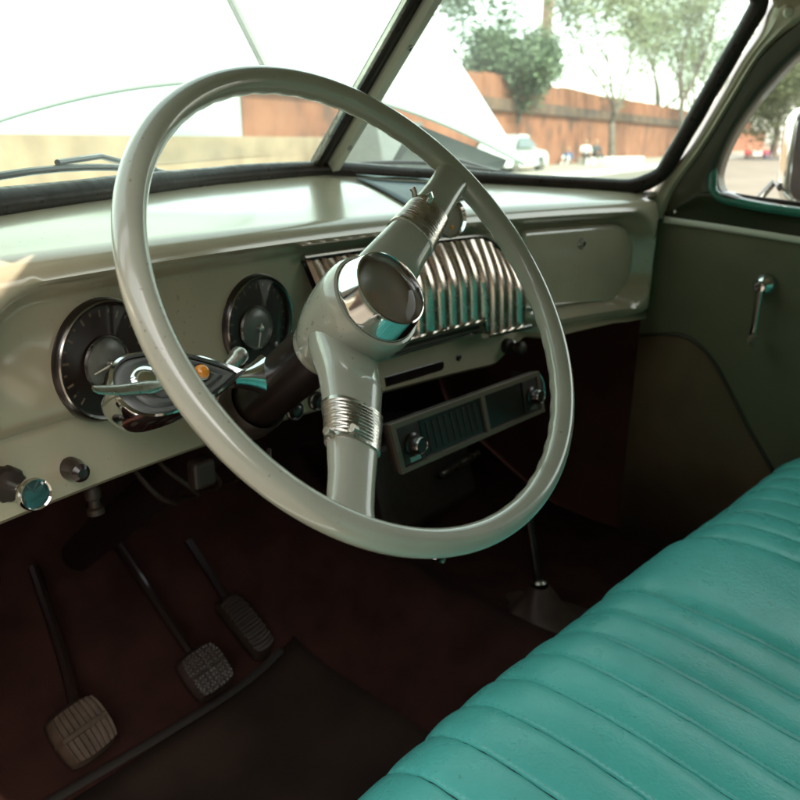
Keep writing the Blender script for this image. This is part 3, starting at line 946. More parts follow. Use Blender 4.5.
# glove box door with lock
bm = NB()
def rrect(x0, x1, z0, z1, r, n=6):
    out = []
    for cx, cz, a0 in ((x1 - r, z1 - r, 0), (x0 + r, z1 - r, 90), (x0 + r, z0 + r, 180), (x1 - r, z0 + r, 270)):
        for k in range(n + 1):
            a = R(a0 + 90 * k / n); out.append((cx + r * math.cos(a), cz + r * math.sin(a)))
    return out
gx0, gx1, gz0, gz1 = .270, .5795, .8560, 1.0060
rows = []
for i in range(25):
    x = lerp(gx0, gx1, i / 24)
    row = []
    for j in range(13):
        z = lerp(gz0, gz1, j / 12)
        r = .0715
        qx = max(0, x - (gx1 - r)); 
        qz = max(0, abs(z - (gz0 + gz1) / 2) - ((gz1 - gz0) / 2 - r))
        sc_ = 1
        h = math.hypot(qx, qz)
        if h > r:
            k_ = r / h
            xx = gx1 - r + qx * k_; zz = (gz0 + gz1) / 2 + math.copysign((gz1 - gz0) / 2 - r + qz * k_, z - (gz0 + gz1) / 2)
        else: xx, zz = x, z
        row.append(dash_pt(xx, -.0022, zz))
    rows.append(row)
grid(bm, rows)
gb = obj('glovebox_door', bm, 'dash', dash, solid=.006)
cl = Vector((.430, BOW(.43) - .005, .966))
bm = NB(); lathe(bm, [(.0105, 0), (.0105, .004), (.009, .006), (.006, .006), (.005, .009), (0, .009)], cl, fnorm(.43), 24); lk = obj('lock', bm, 'worn', gb)
bm = NB(); box(bm, cl + fnorm(.43) * .0095, (.0012, .001, .006)); obj('keyhole', bm, 'black', lk, smooth=False)
# clock in a chrome hoop on the crest above the grille
cc = Vector((.005, .222, 1.043)); ca = Vector((-.25, -1, .18)).normalized()
bm = NB(); lathe(bm, [(.018, -.012), (.0265, -.010), (.0285, .004), (.027, .008), (.0245, .004)], cc, ca, 40, cap=False); ck = obj('clock', bm, 'chrome', dash)
bm = NB(); lathe(bm, [(0, .002), (.0245, .002)], cc, ca, 36, cap=False); cf = obj('clock_face', bm, 'horn', ck)
bm = NB(); lathe(bm, [(.003, .003), (.003, .006), (0, .0065)], cc - Vector((-.004, 0, .013)), ca, 12); obj('clock_knob', bm, 'amber', ck)

# folded dark sheet on the dash top
lf = empty('folded_sheet', (.05, .34, 1.075), 'dark slate sheet lying folded on the dashboard top behind the upper wheel spoke', 'sheet')
def top_z(x, y):
    b = wbase(x); t = max(0, min(1, (b.y - .006 - y) / (b.y - .006 - BOW(x) + .024)))
    return lerp(b.z - TZ(x) - .011, 1.052, t) + .0025 * math.sin(math.pi * t) + TZ(x)
def patch(name, quad, m, lift, par, nn=10):
    bm = NB()
    a, b, c, d = [Vector((p[0], p[1], 0)) for p in quad]
    rows = []
    for i in range(nn + 1):
        row = []
        for j in range(nn + 1):
            p = a.lerp(b, i / nn).lerp(d.lerp(c, i / nn), j / nn)
            row.append(Vector((p.x, p.y, top_z(p.x, p.y) + lift + .004 * math.sin(4 * i / nn) * (j / nn))))
        rows.append(row)
    grid(bm, rows)
    return obj(name, bm, m, par, solid=.0016)
patch('sheet', [(.030, .425), (.215, .385), (.17, .30), (-.015, .275)], 'paper', .004, lf)
patch('fold', [(.034, .428), (.215, .389), (.20, .37), (.055, .405)], 'paper_l', .009, lf)

# ---------------------------------------------------------------- steering wheel
AL = R(37.17)
WC = Vector((-.37, 0, 1.02))
wn = Vector((0, -math.cos(AL), math.sin(AL)))
sw = empty('steering_wheel', WC, 'large thin-rimmed grey-green steering wheel with two spokes and a chrome-ringed horn button', 'steering wheel', rot=(R(90) - AL, 0, 0))
RW = .22
bm = NB()
rows = []
NS = 288
for i in range(NS):
    a = 2 * math.pi * i / NS
    deg = math.degrees(a) % 360
    row = []
    for k in range(18):
        t = 2 * math.pi * k / 18
        rr = .0118
        g = math.exp(-((math.cos(t) + .75) / .35) ** 2 - ((math.sin(t) + .55) / .55) ** 2)     # finger grips on the inner back side
        rr -= .0011 * g * (.5 + .5 * math.cos(a * 52))
        q = RW + rr * math.cos(t) * .98
        row.append(Vector((q * math.cos(a), q * math.sin(a), rr * math.sin(t) * 1.08)))
    rows.append(row)
grid(bm, rows, close_u=True, close_v=True)
obj('rim', bm, 'wheel', sw, local=True)
def rot2(v, a): return Vector((v.x * math.cos(a) - v.y * math.sin(a), v.x * math.sin(a) + v.y * math.cos(a), v.z))
def spoke_sec(r, a):
    d = interp([(0, -.066), (.04, -.055), (.08, -.034), (.13, -.018), (.18, -.007), (.215, -.001)], r)
    wd = interp([(0, .036), (.04, .033), (.08, .0285), (.13, .0225), (.18, .0185), (.205, .0185), (.216, .0225)], r)
    th = interp([(0, .024), (.05, .021), (.10, .017), (.15, .014), (.20, .0112), (.216, .0105)], r)
    return d, wd, th
def spoke(a, flip):
    bm = NB(); rows = []
    for i in range(36):
        r = .018 + (.214 - .018) * i / 35
        d, wd, th = spoke_sec(r, a)
        rows.append([rot2(Vector((r, wd * math.copysign(abs(math.cos(t)) ** .75, math.cos(t)), d + th * math.copysign(abs(math.sin(t)) ** .8, math.sin(t)))), a) for t in [2 * math.pi * k / 28 for k in range(28)]])
    V = grid(bm, rows, close_v=True)
    bm.faces.new(V[0]); bm.faces.new(V[-1])
    s_ = obj('spoke', bm, 'wheel', sw, local=True)
    bm = NB(); rows = []                              # ribbed chrome band
    n = 66
    for i in range(n + 1):
        r = .112 + .040 * i / n
        d, wd, th = spoke_sec(r, a)
        row = []
        for t in [2 * math.pi * k / 36 for k in range(36)]:
            rib = .0005 * math.sin(i / n * 2 * math.pi * 12) if (.10 < i / n < .92 and math.cos(t) * flip < .30 and math.sin(t) > -.2) else 0
            k_ = .0016 + rib
            if i in (0, n): k_ = -.001
            row.append(rot2(Vector((r, (wd + k_) * math.copysign(abs(math.cos(t)) ** .75, math.cos(t)), d + (th + k_) * math.copysign(abs(math.sin(t)) ** .8, math.sin(t)))), a))
        rows.append(row)
    grid(bm, rows, close_v=True)
    bd = obj('chrome_band', bm, 'worn', s_, local=True)
    for sgn, rr in ((1, .150), (.45, .146)):           # little levers at the outer end of the band
        d, wd, th = spoke_sec(rr, a)
        bm = NB()
        y0 = -flip * wd * sgn
        y1 = -flip * (wd * sgn + (.004 if sgn == 1 else .001))
        zz = d + (.004 if sgn == 1 else th + .002)
        tube(bm, [rot2(Vector((rr, y0 * .9, zz - .002)), a), rot2(Vector((rr + .001, y1, zz + .004)), a), rot2(Vector((rr + .002, y1 * 1.02 - flip * .004, zz + .005)), a)], [.003, .0028, .0036], 8)
        obj('lever_tab', bm, 'worn', bd, local=True)
spoke(R(31.5), -1)
spoke(R(-132.0), 1)
bm = NB(); lathe(bm, [(.026, -.112), (.0295, -.108), (.0300, -.102), (.0320, -.098), (.0370, -.086), (.0415, -.072), (.0450, -.056), (.0470, -.040), (.0475, -.028), (.0468, -.018), (.0445, -.0125), (.0420, -.0118), (.0410, -.0140)], (0, 0, 0), (0, 0, 1), 64)
hb = obj('hub', bm, 'wheel', sw, local=True)
bm = NB(); lathe(bm, [(.0412, -.015), (.0414, -.0105), (.0408, -.0080), (.0388, -.0010), (.0366, .0065), (.0356, .0092), (.0342, .0098), (.0328, .0065), (.0320, .0010)], (0, 0, 0), (0, 0, 1), 64, cap=False)
obj('horn_bezel', bm, 'chrome', hb, local=True)
bm = NB(); lathe(bm, [(.0324, .0005), (.024, -.005), (.012, -.009), (.008, -.0085), (0, -.008)], (0, 0, 0), (0, 0, 1), 48, cap=False)
hbn = obj('horn_button', bm, 'horn', hb, local=True)
bm = NB(); lathe(bm, [(.0326, .0055), (.022, .0092), (.010, .0112), (0, .0118)], (0, 0, 0), (0, 0, 1), 48, cap=False)
obj('horn_lens', bm, glass('horn_glass', .03, (.9, .9, .88), .30), hbn, local=True)

# column
scol = empty('steering_column', WC - wn * .5, 'dark round steering column running from the wheel hub down under the dashboard', 'steering column')
bm = NB(); lathe(bm, [(.0285, -.10), (.0295, -.115), (.0295, -.30), (.0285, -.305), (.0285, -1.02)], WC, wn, 40)
ct = obj('column_tube', bm, 'column', scol)
bm = NB(); lathe(bm, [(.0330, -.232), (.0345, -.236), (.0345, -.262), (.0330, -.266)], WC, wn, 40, cap=False); obj('collar', bm, 'dkmetal', scol)
bm = NB(); box(bm, WC - wn * .33 + Vector((-.03, 0, -.04)), (.03, .02, .035)); obj('wire_clip', bm, 'dkmetal', scol, smooth=False, bev=.006)

# turn signal clamped on the column: teardrop chrome pod
D_ = -.163
ts = empty('turn_signal_switch', WC + wn * D_ + Vector((-.03, 0, 0)), 'chrome teardrop turn signal switch with an orange jewel clamped to the steering column', 'turn signal')
ux = Vector((-1, 0, 0)); uv = Vector((0, math.sin(AL), math.cos(AL)))
# pod frame: long axis runs left from the column and bends a little toward the driver, face looks at the driver
lx = Vector((-.975, .06, .10)).normalized()
fn = Vector((-.26, -.72, .64)).normalized(); fn = (fn - lx * fn.dot(lx)).normalized()
ly = lx.cross(fn) * -1
if ly.z < 0: ly = -ly
o0 = WC + wn * D_ + Vector((-.052, .010, .010))
def pod(u, v, h=0): return o0 + lx * u + ly * v + fn * h
outl = [(u, v * 1.12) for u, v in [(0, .000), (.020, .010), (.045, .020), (.075, .026), (.100, .0275), (.118, .024), (.130, .014), (.134, .0), (.130, -.014), (.118, -.025), (.100, -.029), (.075, -.027), (.045, -.020), (.020, -.010)]]
def outline(k, n=6): return [(q.x, q.y) for q in smooth_line([(u, v, 0) for u, v in outl] + [(0, 0, 0)], n)[:-1]]
OL = outline(1)
cx_, cy_ = .082, 0
def ring(s_, h, dx=0): return [pod(cx_ + (u - cx_) * s_ + dx, cy_ + (v - cy_) * s_, h) for u, v in OL]
bm = NB()
V = grid(bm, [ring(.70, -.040), ring(.90, -.036), ring(.98, -.024), ring(1.0, -.008), ring(1.02, .000), ring(1.0, .005), ring(.94, .006), ring(.90, .002)], close_v=True)
bm.faces.new(V[0])
pb = obj('pod_case', bm, 'chrome', ts)
bm = NB()
rr_ = []
for k in range(13):
    s_ = .91 - .075 * k
    h = .0025 if k % 3 else -.0008
    rr_.append(ring(max(s_, .02), h + .0004 * k, -.012 * (k / 12)))
V = grid(bm, rr_, close_v=True); bm.faces.new(V[-1])
obj('face_plate', bm, 'grey', pb)
bm = NB(); lathe(bm, [(.0085, 0), (.0090, .004), (.0078, .006)], pod(.046, .004, .001), fn, 28, cap=False); obj('jewel_ring', bm, 'chrome_dark', pb)
bm = NB(); lathe(bm, [(.0080, .002), (.0074, .006), (.0055, .009), (.003, .0105), (0, .011)], pod(.046, .004, .001), fn, 24, cap=False); obj('jewel', bm, 'amber', pb)
bm = NB()
tube(bm, [pod(.085, -.004, .006), pod(.105, -.006, .011), pod(.130, -.006, .012), pod(.148, -.004, .013), pod(.153, -.003, .015)], [.0035, .006, .005, .0042, .0028], 12, flat=.45, up=fn)
obj('signal_lever', bm, 'worn', pb)
bm = NB(); lathe(bm, [(.014, 0), (.0145, .004), (.011, .007), (0, .008)], pod(.100, .004, .001), fn, 28); obj('lever_boss', bm, 'chrome', pb)
bm = NB()                                              # flared clamp foot, like a fish tail
rows = []
for i in range(9):
    t = i / 8
    u = .006 - .040 * t
    hw = lerp(.0075, .023, t ** 1.6)
    dd = lerp(.010, .016, t)
    rows.append([pod(u, hw * math.cos(a), -.014 + dd * math.sin(a)) for a in [2 * math.pi * k / 20 for k in range(20)]])
V = grid(bm, rows, close_v=True); bm.faces.new(V[0]); bm.faces.new(V[-1])
obj('clamp_foot', bm, 'chrome', ts)
bm = NB(); a_ = pod(.004, .014, -.004); lathe(bm, [(.006, -.012), (.0075, -.010), (.0075, .004), (.009, .006), (.009, .014), (.007, .017), (0, .018)], a_, (.75, .2, .35), 20); obj('flasher_knob', bm, 'worn', ts)
bm = NB()
tube(bm, smooth_line([pod(.03, -.02, -.03), pod(.02, -.05, -.045), pod(-.02, -.075, -.05), pod(-.05, -.06, -.08), pod(-.07, -.09, -.14)], 6), .0028, 8)
obj('wire', bm, 'dkmetal', ts)

# ---------------------------------------------------------------- radio hung under the dash
rad = empty('under_dash_radio', (.017, .2, .757), 'long dark radio with two square knob plates hanging under the middle of the dashboard', 'radio')
tl, tr, br, bl = Vector((-.180, .168, .800)), Vector((.168, .168, .790)), Vector((.200, .172, .716)), Vector((-.146, .172, .726))
tr = tl + (Vector((.185, .168, .789)) - tl); bl = Vector((-.165, .160, .728)); br = Vector((.200, .160, .717))
fx = (tr - tl).normalized(); fz = (tl - bl).normalized(); fy = fx.cross(fz)
if fy.y > 0: fy = -fy
def rp(u, v, h=0): return bl.lerp(br, u).lerp(tl.lerp(tr, u), v) + fy * h
bm = NB(); prism(bm, [rp(0, 0, -.004), rp(1, 0, -.004), rp(1, 1, -.004), rp(0, 1, -.004)], Vector((0, .012, -.002)))
case = obj('case', bm, 'dkmetal', rad, smooth=False, bev=.004)
def plate(name, u0, u1, v0, v1, h, t, m, par, bev=.001):
    bm = NB(); prism(bm, [rp(u0, v0, h), rp(u1, v0, h), rp(u1, v1, h), rp(u0, v1, h)], fy * t); return obj(name, bm, m, par, smooth=False, bev=bev)
bm = NB()
for a in ((0, 1, 0, .10), (0, 1, .90, 1), (0, .025, .10, .90), (.975, 1, .10, .90), (.545, .570, .10, .90)):
    prism(bm, [rp(a[0], a[2], -.004), rp(a[1], a[2], -.004), rp(a[1], a[3], -.004), rp(a[0], a[3], -.004)], fy * .006)
obj('face_frame', bm, mat('radio_trim', (.17, .125, .09), .35, .3), rad, smooth=False)
plate('tuning_dial', .56, .85, .10, .90, -.0035, .0015, 'black', case)
sg = plate('speaker_slots', .16, .545, .10, .90, -.0035, .0015, 'black', case)
bm = NB()
for k in range(9):
    u = .19 + .038 * k
    prism(bm, [rp(u, .2, -.002), rp(u + .014, .2, -.002), rp(u + .014, .8, -.002), rp(u, .8, -.002)], fy * .001)
obj('speaker_ribs', bm, 'dkmetal', sg, smooth=False)
for u0, u1 in ((.030, .150), (.855, .970)):
    kp = plate('knob_plate', u0, u1, .12, .88, -.0035, .004, 'dkmetal', case)
    bm = NB(); lathe(bm, [(.0155, 0), (.0155, .003), (.0125, .005), (.0115, .016), (.0095, .018), (0, .018)], rp((u0 + u1) / 2, .5, .0005), fy, 24); kn = obj('radio_knob', bm, 'black', kp)
    bm = NB(); lathe(bm, [(.0100, .0175), (.0108, .0190), (.0118, .0165)], rp((u0 + u1) / 2, .5, .0005), fy, 24, cap=False); obj('knob_ring', bm, 'chrome_dark', kn)
    bm = NB(); prism(bm, [rp(u0 + .03, .15, .0006), rp(u1 - .03, .15, .0006), rp(u1 - .03, .24, .0006), rp(u0 + .03, .24, .0006)], fy * .001); obj('plate_mark', bm, 'worn', kp, smooth=False)
bm = NB()
ce = rp(1.0, .55, -.006)
tube(bm, [ce + fx * .012 * 1.6 * math.cos(a) + fz * .030 * math.sin(a) for a in [R(-85 + 170 * k / 20) for k in range(21)]], .0022, 8)
obj('end_ring', bm, 'chrome', case)
bm = NB(); prism(bm, [ce + fx * .017 * math.cos(a) + fz * .028 * math.sin(a) for a in [R(-90 + 180 * k / 14) for k in range(15)]], -fy * .05)
obj('end_cap', bm, 'dkmetal', case, smooth=False)

# ---------------------------------------------------------------- bench seat
st = empty('bench_seat', (0, -.35, .3), 'teal vinyl front bench seat with stitched front-to-back pleats', 'seat')
def pleats():
    xs = [-.05]
    while xs[-1] > -.60: xs.append(xs[-1] - .0565)
    xs = xs[::-1] + [.146]
    while xs[-1] < .56: xs.append(xs[-1] + .0565)
    return xs
PX = pleats()
SX0, SX1 = -.625, .600
def front_y(x): return -.050 - .070 * sst(-.60, .55, x) - .02 * (abs(x) / .6) ** 4
def seat_base(x, t):
    """cross section from under the front lip over the crown to the back; returns (y, z, normal)"""
    F = front_y(x)
    pts = [(F + .030, .40), (F + .022, .48), (F + .010, .545), (F - .008, .588), (F - .036, .611), (F - .075, .620), (F - .16, .617), (F - .27, .602), (F - .37, .585), (F - .46, .572)]
    return pts
def seat_line(x):
    return smooth_line([(0, y, z) for y, z in seat_base(x, 0)], 7)
def cross_seat(x):
    L = seat_line(x)
    endr = max(0, (SX0 + .06 - x) / .06, (x - (SX1 - .06)) / .06)
    dip = .022 * endr ** 2
    # pleat bulge
    g = min(abs(x - p) for p in PX)
    lo = max([p for p in PX if p <= x + 1e-9], default=PX[0] - .05); hi = min([p for p in PX if p > x + 1e-9], default=PX[-1] + .05)
    wdt = hi - lo
    u = (x - lo) / wdt
    hb = .0040 if wdt < .1 else .0075
    bul = hb * (1 - abs(2 * u - 1) ** (3.2 if wdt < .1 else 9)) * (1 + .18 * math.sin(lo * 91)) - .0036 * math.exp(-(g / .0018) ** 2)
    out = []
    for i, p in enumerate(L):
        d = (L[min(i + 1, len(L) - 1)] - L[max(i - 1, 0)]).normalized()
        n = Vector((0, d.z, -d.y))
        if n.z < 0 and i > 12: n = -n
        if i <= 12 and n.y < 0: n = -n
        f = sst(0, 6, i)
        wr = .0007 * math.sin(x * 61 + i * .35) * math.sin(i * .23 + x * 17) + .0011 * math.sin(x * 9.3 + i * .21) * math.sin(i * .13 + x * 5)
        wr += .0006 * math.exp(-(g / .010) ** 2) * math.sin(i * 2.1 + lo * 40)
        out.append(Vector((x, p.y, p.z)) + n * (bul * f * 1.0 + wr - dip))
    return out
xs = set()
N0 = 150
for k in range(N0 + 1): xs.add(round(lerp(SX0, SX1, k / N0), 4))
for p in PX:
    for e in (-.006, -.004, -.0025, -.0012, 0, .0012, .0025, .004, .006):
        if SX0 < p + e < SX1: xs.add(round(p + e, 4))
xs = sorted(xs)
bm = NB()
rows = [cross_seat(x) for x in xs]
V = grid(bm, rows)
bm.faces.new(V[0] + [bm.verts.new((xs[0], -.55, .38)), bm.verts.new((xs[0], -.12, .38))]); bm.faces.new(V[-1] + [bm.verts.new((xs[-1], -.55, .38)), bm.verts.new((xs[-1], -.12, .38))])
cu = obj('cushion', bm, 'vinyl', st)
bm = NB()                                              # row of stitches beside each seam
for p in PX:
    if not SX0 + .02 < p < SX1 - .02: continue
    L = cross_seat(p + .0030)
    acc = 0
    pts = []
    for a, b in zip(L, L[1:]):
        n_ = max(1, int((b - a).length / .002))
        for k in range(n_): pts.append(a.lerp(b, k / n_))
    for i in range(14, len(pts) - 4, 3):
        d = (pts[i + 1] - pts[i]).normalized()
        c = pts[i] + Vector((0, 0, .0004))
        tube(bm, [c - d * .0013 - Vector((0, 0, .0007)), c - Vector((0, 0, .0001)), c + d * .0013 - Vector((0, 0, .0007))], .00042, 4, caps=False)
obj('stitching', bm, 'stitch', cu)
bm = NB()                                              # the sewn-in seam at the bottom of each groove, dark with groove shade put into its colour
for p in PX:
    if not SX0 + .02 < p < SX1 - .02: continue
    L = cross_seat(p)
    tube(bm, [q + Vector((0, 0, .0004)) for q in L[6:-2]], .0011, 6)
obj('seam', bm, mat('seam_shade', (.012, .075, .065), .7), cu)
bm = NB()
rows = []
for i in range(60):
    x = lerp(SX0, SX1, i / 59)
    g = .006 * abs(math.sin(i / 59 * 22 * math.pi))
    rows.append([Vector((x, y - (g if k < 7 else 0) * -1, z)) for k, (y, z) in enumerate([(-.500, .56), (-.505, .65), (-.525, .75), (-.55, .85), (-.575, .94), (-.60, .985), (-.64, .995), (-.69, .98), (-.70, .85), (-.68, .5)])])
V = grid(bm, rows); bm.faces.new(V[0]); bm.faces.new(V[-1])
obj('backrest', bm, 'vinyl', st)
bm = NB(); box(bm, (-.01, -.36, .345), (1.14, .42, .08)); obj('seat_frame', bm, 'black', st, smooth=False)

# ---------------------------------------------------------------- passenger door
def dx(z): return .62 - .2 * max(0, z - 1)
door = empty('passenger_door', (.64, .19, .35), 'passenger door with dark olive panel, painted-in green sill highlight and chrome window crank', 'car door')
bm = NB(); prism(bm, [(.622, y, z) for y, z in ((.189, .30), (.189, .998), (.166, .9985), (-.92, .905), (-.92, .30))], (.05, 0, 0))
dp = obj('door_panel', bm, 'doorcard', door, smooth=False)
# lower carpet with piping
pip = smooth_line([(.617, y, z) for y, z in ((.186, .764), (.165, .769), (.114, .779), (.079, .774), (.035, .743), (-.007, .686), (-.055, .615), (-.101, .554), (-.17, .45))], 6)
bm = NB()
rows = [[Vector((.6195, p.y, p.z)), Vector((.6195, p.y, .30))] for p in pip]
grid(bm, rows)
lowc = obj('lower_carpet', bm, 'doorlow', door, solid=.004)
bm = NB(); tube(bm, [p + Vector((-.001, 0, 0)) for p in pip], .0032, 8); obj('piping', bm, mat('piping', (.035, .028, .017), .45), lowc)
# painted upper frame round the window opening
gl = [(.030, 1.050), (.050, 1.053), (.062, 1.060), (.067, 1.072), (.068, 1.092), (.057, 1.13), (.034, 1.177), (-.003, 1.229), (-.051, 1.280), (-.12, 1.325), (-.22, 1.35), (-.70, 1.345), (-.78, 1.30), (-.80, 1.0)]
fr = [(.05, 1.003), (.14, 1.004), (.168, 1.008), (.162, 1.02), (.149, 1.057), (.092, 1.139), (.045, 1.22), (.010, 1.279), (-.046, 1.326), (-.12, 1.372), (-.22, 1.385), (-.74, 1.38), (-.85, 1.32), (-.90, .99)]
ga = smooth_line([(0, y, z) for y, z in gl], 5); fa = smooth_line([(0, y, z) for y, z in fr], 5)
bm = NB(); rows = []
for a, b in zip(ga, fa):
    t = lambda p, o: Vector((dx(p.z) + o, p.y, p.z))
    mid = a.lerp(b, .5); q1 = a.lerp(b, .12); q3 = a.lerp(b, .9)
    rows.append([t(a, .045), t(a, .020), t(a, .012), t(q1, .002), t(a.lerp(b, .3), -.002), t(mid, -.001), t(q3, .0), t(b, .006), t(b, .045)])
grid(bm, rows, close_v=True)
# colour: olive on the upright pillar part
df = obj('window_frame', bm, 'doorframe', door)
# sill below the glass; its roll has a green highlight put into the colour
bm = NB(); rows = []
for i in range(40):
    t_ = i / 39
    y = lerp(.150, -.86, t_)
    zb = lerp(1.000, .925, t_ / 1.0) + .003
    zg = interp([(-.9, .965), (-.2, 1.030), (-.078, 1.037), (-.011, 1.044), (.032, 1.050), (.06, 1.062), (.075, 1.085), (.15, 1.04)], y) if y < .075 else lerp(1.085, 1.020, sst(.075, .15, y))
    if y > .066: zg = min(zg, 1.058)
    prof = [(.045, 1.0), (.014, 1.0), (.003, .985), (-.004, .93), (-.005, .82), (-.001, .66), (.001, .4), (.001, .1), (.0025, 0), (.045, 0)]
    rows.append([Vector((dx(lerp(zb, zg, v)) + o - .002, y, lerp(zb, zg, v))) for o, v in prof])
V = grid(bm, rows, close_v=True); bm.faces.new(V[0]); bm.faces.new(V[-1])
obj('window_sill', bm, mat('sill_olive', (.030, .036, .017), .3, coat=.3, var=.1), door)
bm = NB(); tube(bm, smooth_line([(dx(1.05) + .001, y, z - .004) for y, z in ((.078, 1.12), (.077, 1.085), (.071, 1.060), (.052, 1.049), (.022, 1.0435), (-.011, 1.0385), (-.078, 1.032), (-.4, 1.006), (-.80, .97))], 6), .0085, 10); obj('sill_highlight_roll', bm, 'sillhighlight', door)
bm = NB(); tube(bm, smooth_line([(dx(1) + .014, y, z) for y, z in ((.040, 1.049), (.0, 1.0445), (-.078, 1.0385), (-.4, 1.012), (-.85, .972))], 4), .006, 8); obj('glass_channel', bm, 'rubber', door)
bm = NB(); tube(bm, [Vector((dx(z_) - .004, y_, z_)) for y_, z_ in ((.160, 1.001), (.05, .993), (-.085, .981), (-.5, .943), (-.88, .909))], .0062, 10, flat=.6, up=(1, 0, 0)); obj('trim_strip', bm, 'creamstrip', door)
bm = NB(); lathe(bm, [(.0035, 0), (.003, .0025), (0, .003)], (.612, .139, 1.0175), (-1, 0, 0), 14); obj('screw', bm, 'chrome', door)
bm = NB(); grid(bm, [[Vector((dx(z) + .028, y, z)) for z in (.96 if y < -.1 else 1.03, 1.15, 1.25, 1.36 if y < -.06 else (1.30 if y < 0 else 1.15 + (.08 - y) * 1.2))] for y in (.072, .03, -.02, -.1, -.4, -.80)])
obj('side_glass', bm, 'sideglass', door, solid=.003)
# window crank
cr0 = Vector((.619, -.040, .897))
bm = NB(); lathe(bm, [(.0205, .0), (.0205, .003), (.018, .010), (.012, .015), (.008, .018), (.008, .026), (.0105, .030), (.009, .034), (0, .035)], cr0, (-1, 0, 0), 32); wc = obj('window_crank', bm, 'chrome', door)
bm = NB(); tube(bm, [cr0 + Vector((-.027, 0, .004)), cr0 + Vector((-.031, -.001, -.03)), cr0 + Vector((-.033, -.002, -.065)), cr0 + Vector((-.036, -.002, -.090)), cr0 + Vector((-.036, -.002, -.098))], [.0075, .006, .0055, .006, .004], 12, flat=.55, up=(1, 0, 0)); obj('crank_arm', bm, 'chrome_dark', wc)
bm = NB(); lathe(bm, [(.004, .0), (.0075, .004), (.009, .014), (.0105, .022), (.0095, .027), (.005, .028), (.0045, .024), (0, .024)], cr0 + Vector((-.034, -.002, -.093)), (-.93, -.3, -.05), 24); obj('crank_knob', bm, mat('brown_knob', (.17, .12, .075), .4, coat=.2), wc)
# outside mirror on the door
mc = Vector((.80, -.085, 1.120))
mn = Vector((-.55, -.83, .06)).normalized(); mx_ = Vector((0, 0, 1)).cross(mn).normalized(); mz = mn.cross(mx_)
def mp(u, v, h=0): return mc + mx_ * u + mz * v + mn * h
# left edge as seen is mx_ negative
RR = rrect(-.115, .115, -.088, .088, .035, 8)
def mring(s_, h, dd=0): return [mp(u * s_ + 0, v * s_, h) for u, v in RR]
bm = NB(); V = grid(bm, [mring(.55, -.050), mring(.85, -.040), mring(.98, -.020), mring(1.0, .0), mring(.985, .006), mring(.95, .007), mring(.94, .002)], close_v=True); bm.faces.new(V[0])
sm = obj('side_mirror', bm, 'chrome', door)
bm = NB(); V = grid(bm, [mring(.945, .0025), mring(.915, .0030)], close_v=True); obj('mirror_gasket', bm, 'black', sm)
bm = NB(); V = grid(bm, [mring(.92, .0022), mring(.3, .0022)], close_v=True); bm.faces.new(V[-1]); obj('mirror_glass', bm, 'mirror', sm)
bm = NB(); tube(bm, [mp(-.112, -.055, -.012), (.735, .005, 1.07), (.665, .02, 1.025), (.66, .02, 1.01)], [.008, .007, .008, .010], 10); obj('mirror_arm', bm, 'chrome_dark', sm)
bm = NB(); prism(bm, [(.676, y, z) for y, z in ((.20, .30), (.20, 1.0), (-.92, .90), (-.92, .30))], (.03, 0, 0)); obj('outer_skin', bm, 'white', door, smooth=False)

# ---------------------------------------------------------------- pedals and floor things
def pedal(name, c, w_, h_, label, cat, tilt, yaw, ribs, arm_to, m='pedal', group=None):
    t = empty(name, c, label, cat, group)
    rot = Euler((R(tilt), 0, R(yaw)))
    mt = Matrix.LocRotScale(Vector(c), rot, None)
    bm = NB()
    rows = []
    N = 56
    for j in range(N + 1):
        v = -1 + 2 * j / N
        row = []
        for i in range(29):
            u = -1 + 2 * i / 28
            ex = 1 - .16 * abs(v) ** 3; ez = 1 - .16 * abs(u) ** 3
            edge = max(abs(u), abs(v))
            rib = .0028 * (1 if math.sin((u if ribs == 'v' else v) * 30) > 0 else 0) if edge < .93 else 0
            if ribs == 'x': rib = .0022 * (1 if math.sin(u * 34) * math.sin(v * 34) > 0 else 0) if edge < .92 else 0
            if ribs == 'v' and abs(v) < .1: rib = .003
            drop = .018 * max(0, edge - .86) / .14
            row.append(mt @ Vector((u * w_ / 2 * ex, v * h_ / 2 * ez, rib - drop + .004 * (1 - v * v))))
        rows.append(row)
    grid(bm, rows)
    obj('pad', bm, m, t, solid=.008)
    bm = NB(); a = mt @ Vector((0, .0, -.015))
    tube(bm, smooth_line([a, (a + Vector(arm_to)) / 2 + Vector((0, -.02, -.015)), arm_to], 6), .0085, 8)
    obj('arm', bm, 'black', t)
    return t
GP = 'foot pedals'
pedal('clutch_pedal', (-.520, .415, .400), .078, .082, 'ribbed rubber clutch pedal nearest the driver door, the best lit one', 'pedal', 42, 8, 'v', (-.46, .66, .52), group=GP)
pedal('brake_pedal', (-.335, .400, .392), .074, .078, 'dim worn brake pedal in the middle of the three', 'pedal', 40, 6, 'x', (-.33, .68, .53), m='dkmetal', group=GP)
pedal('accelerator_pedal', (-.225, .445, .392), .050, .125, 'narrow accelerator pedal beside the brake pedal, in deep shade', 'pedal', 38, 8, 'h', (-.20, .64, .46), m='dkmetal', group=GP)
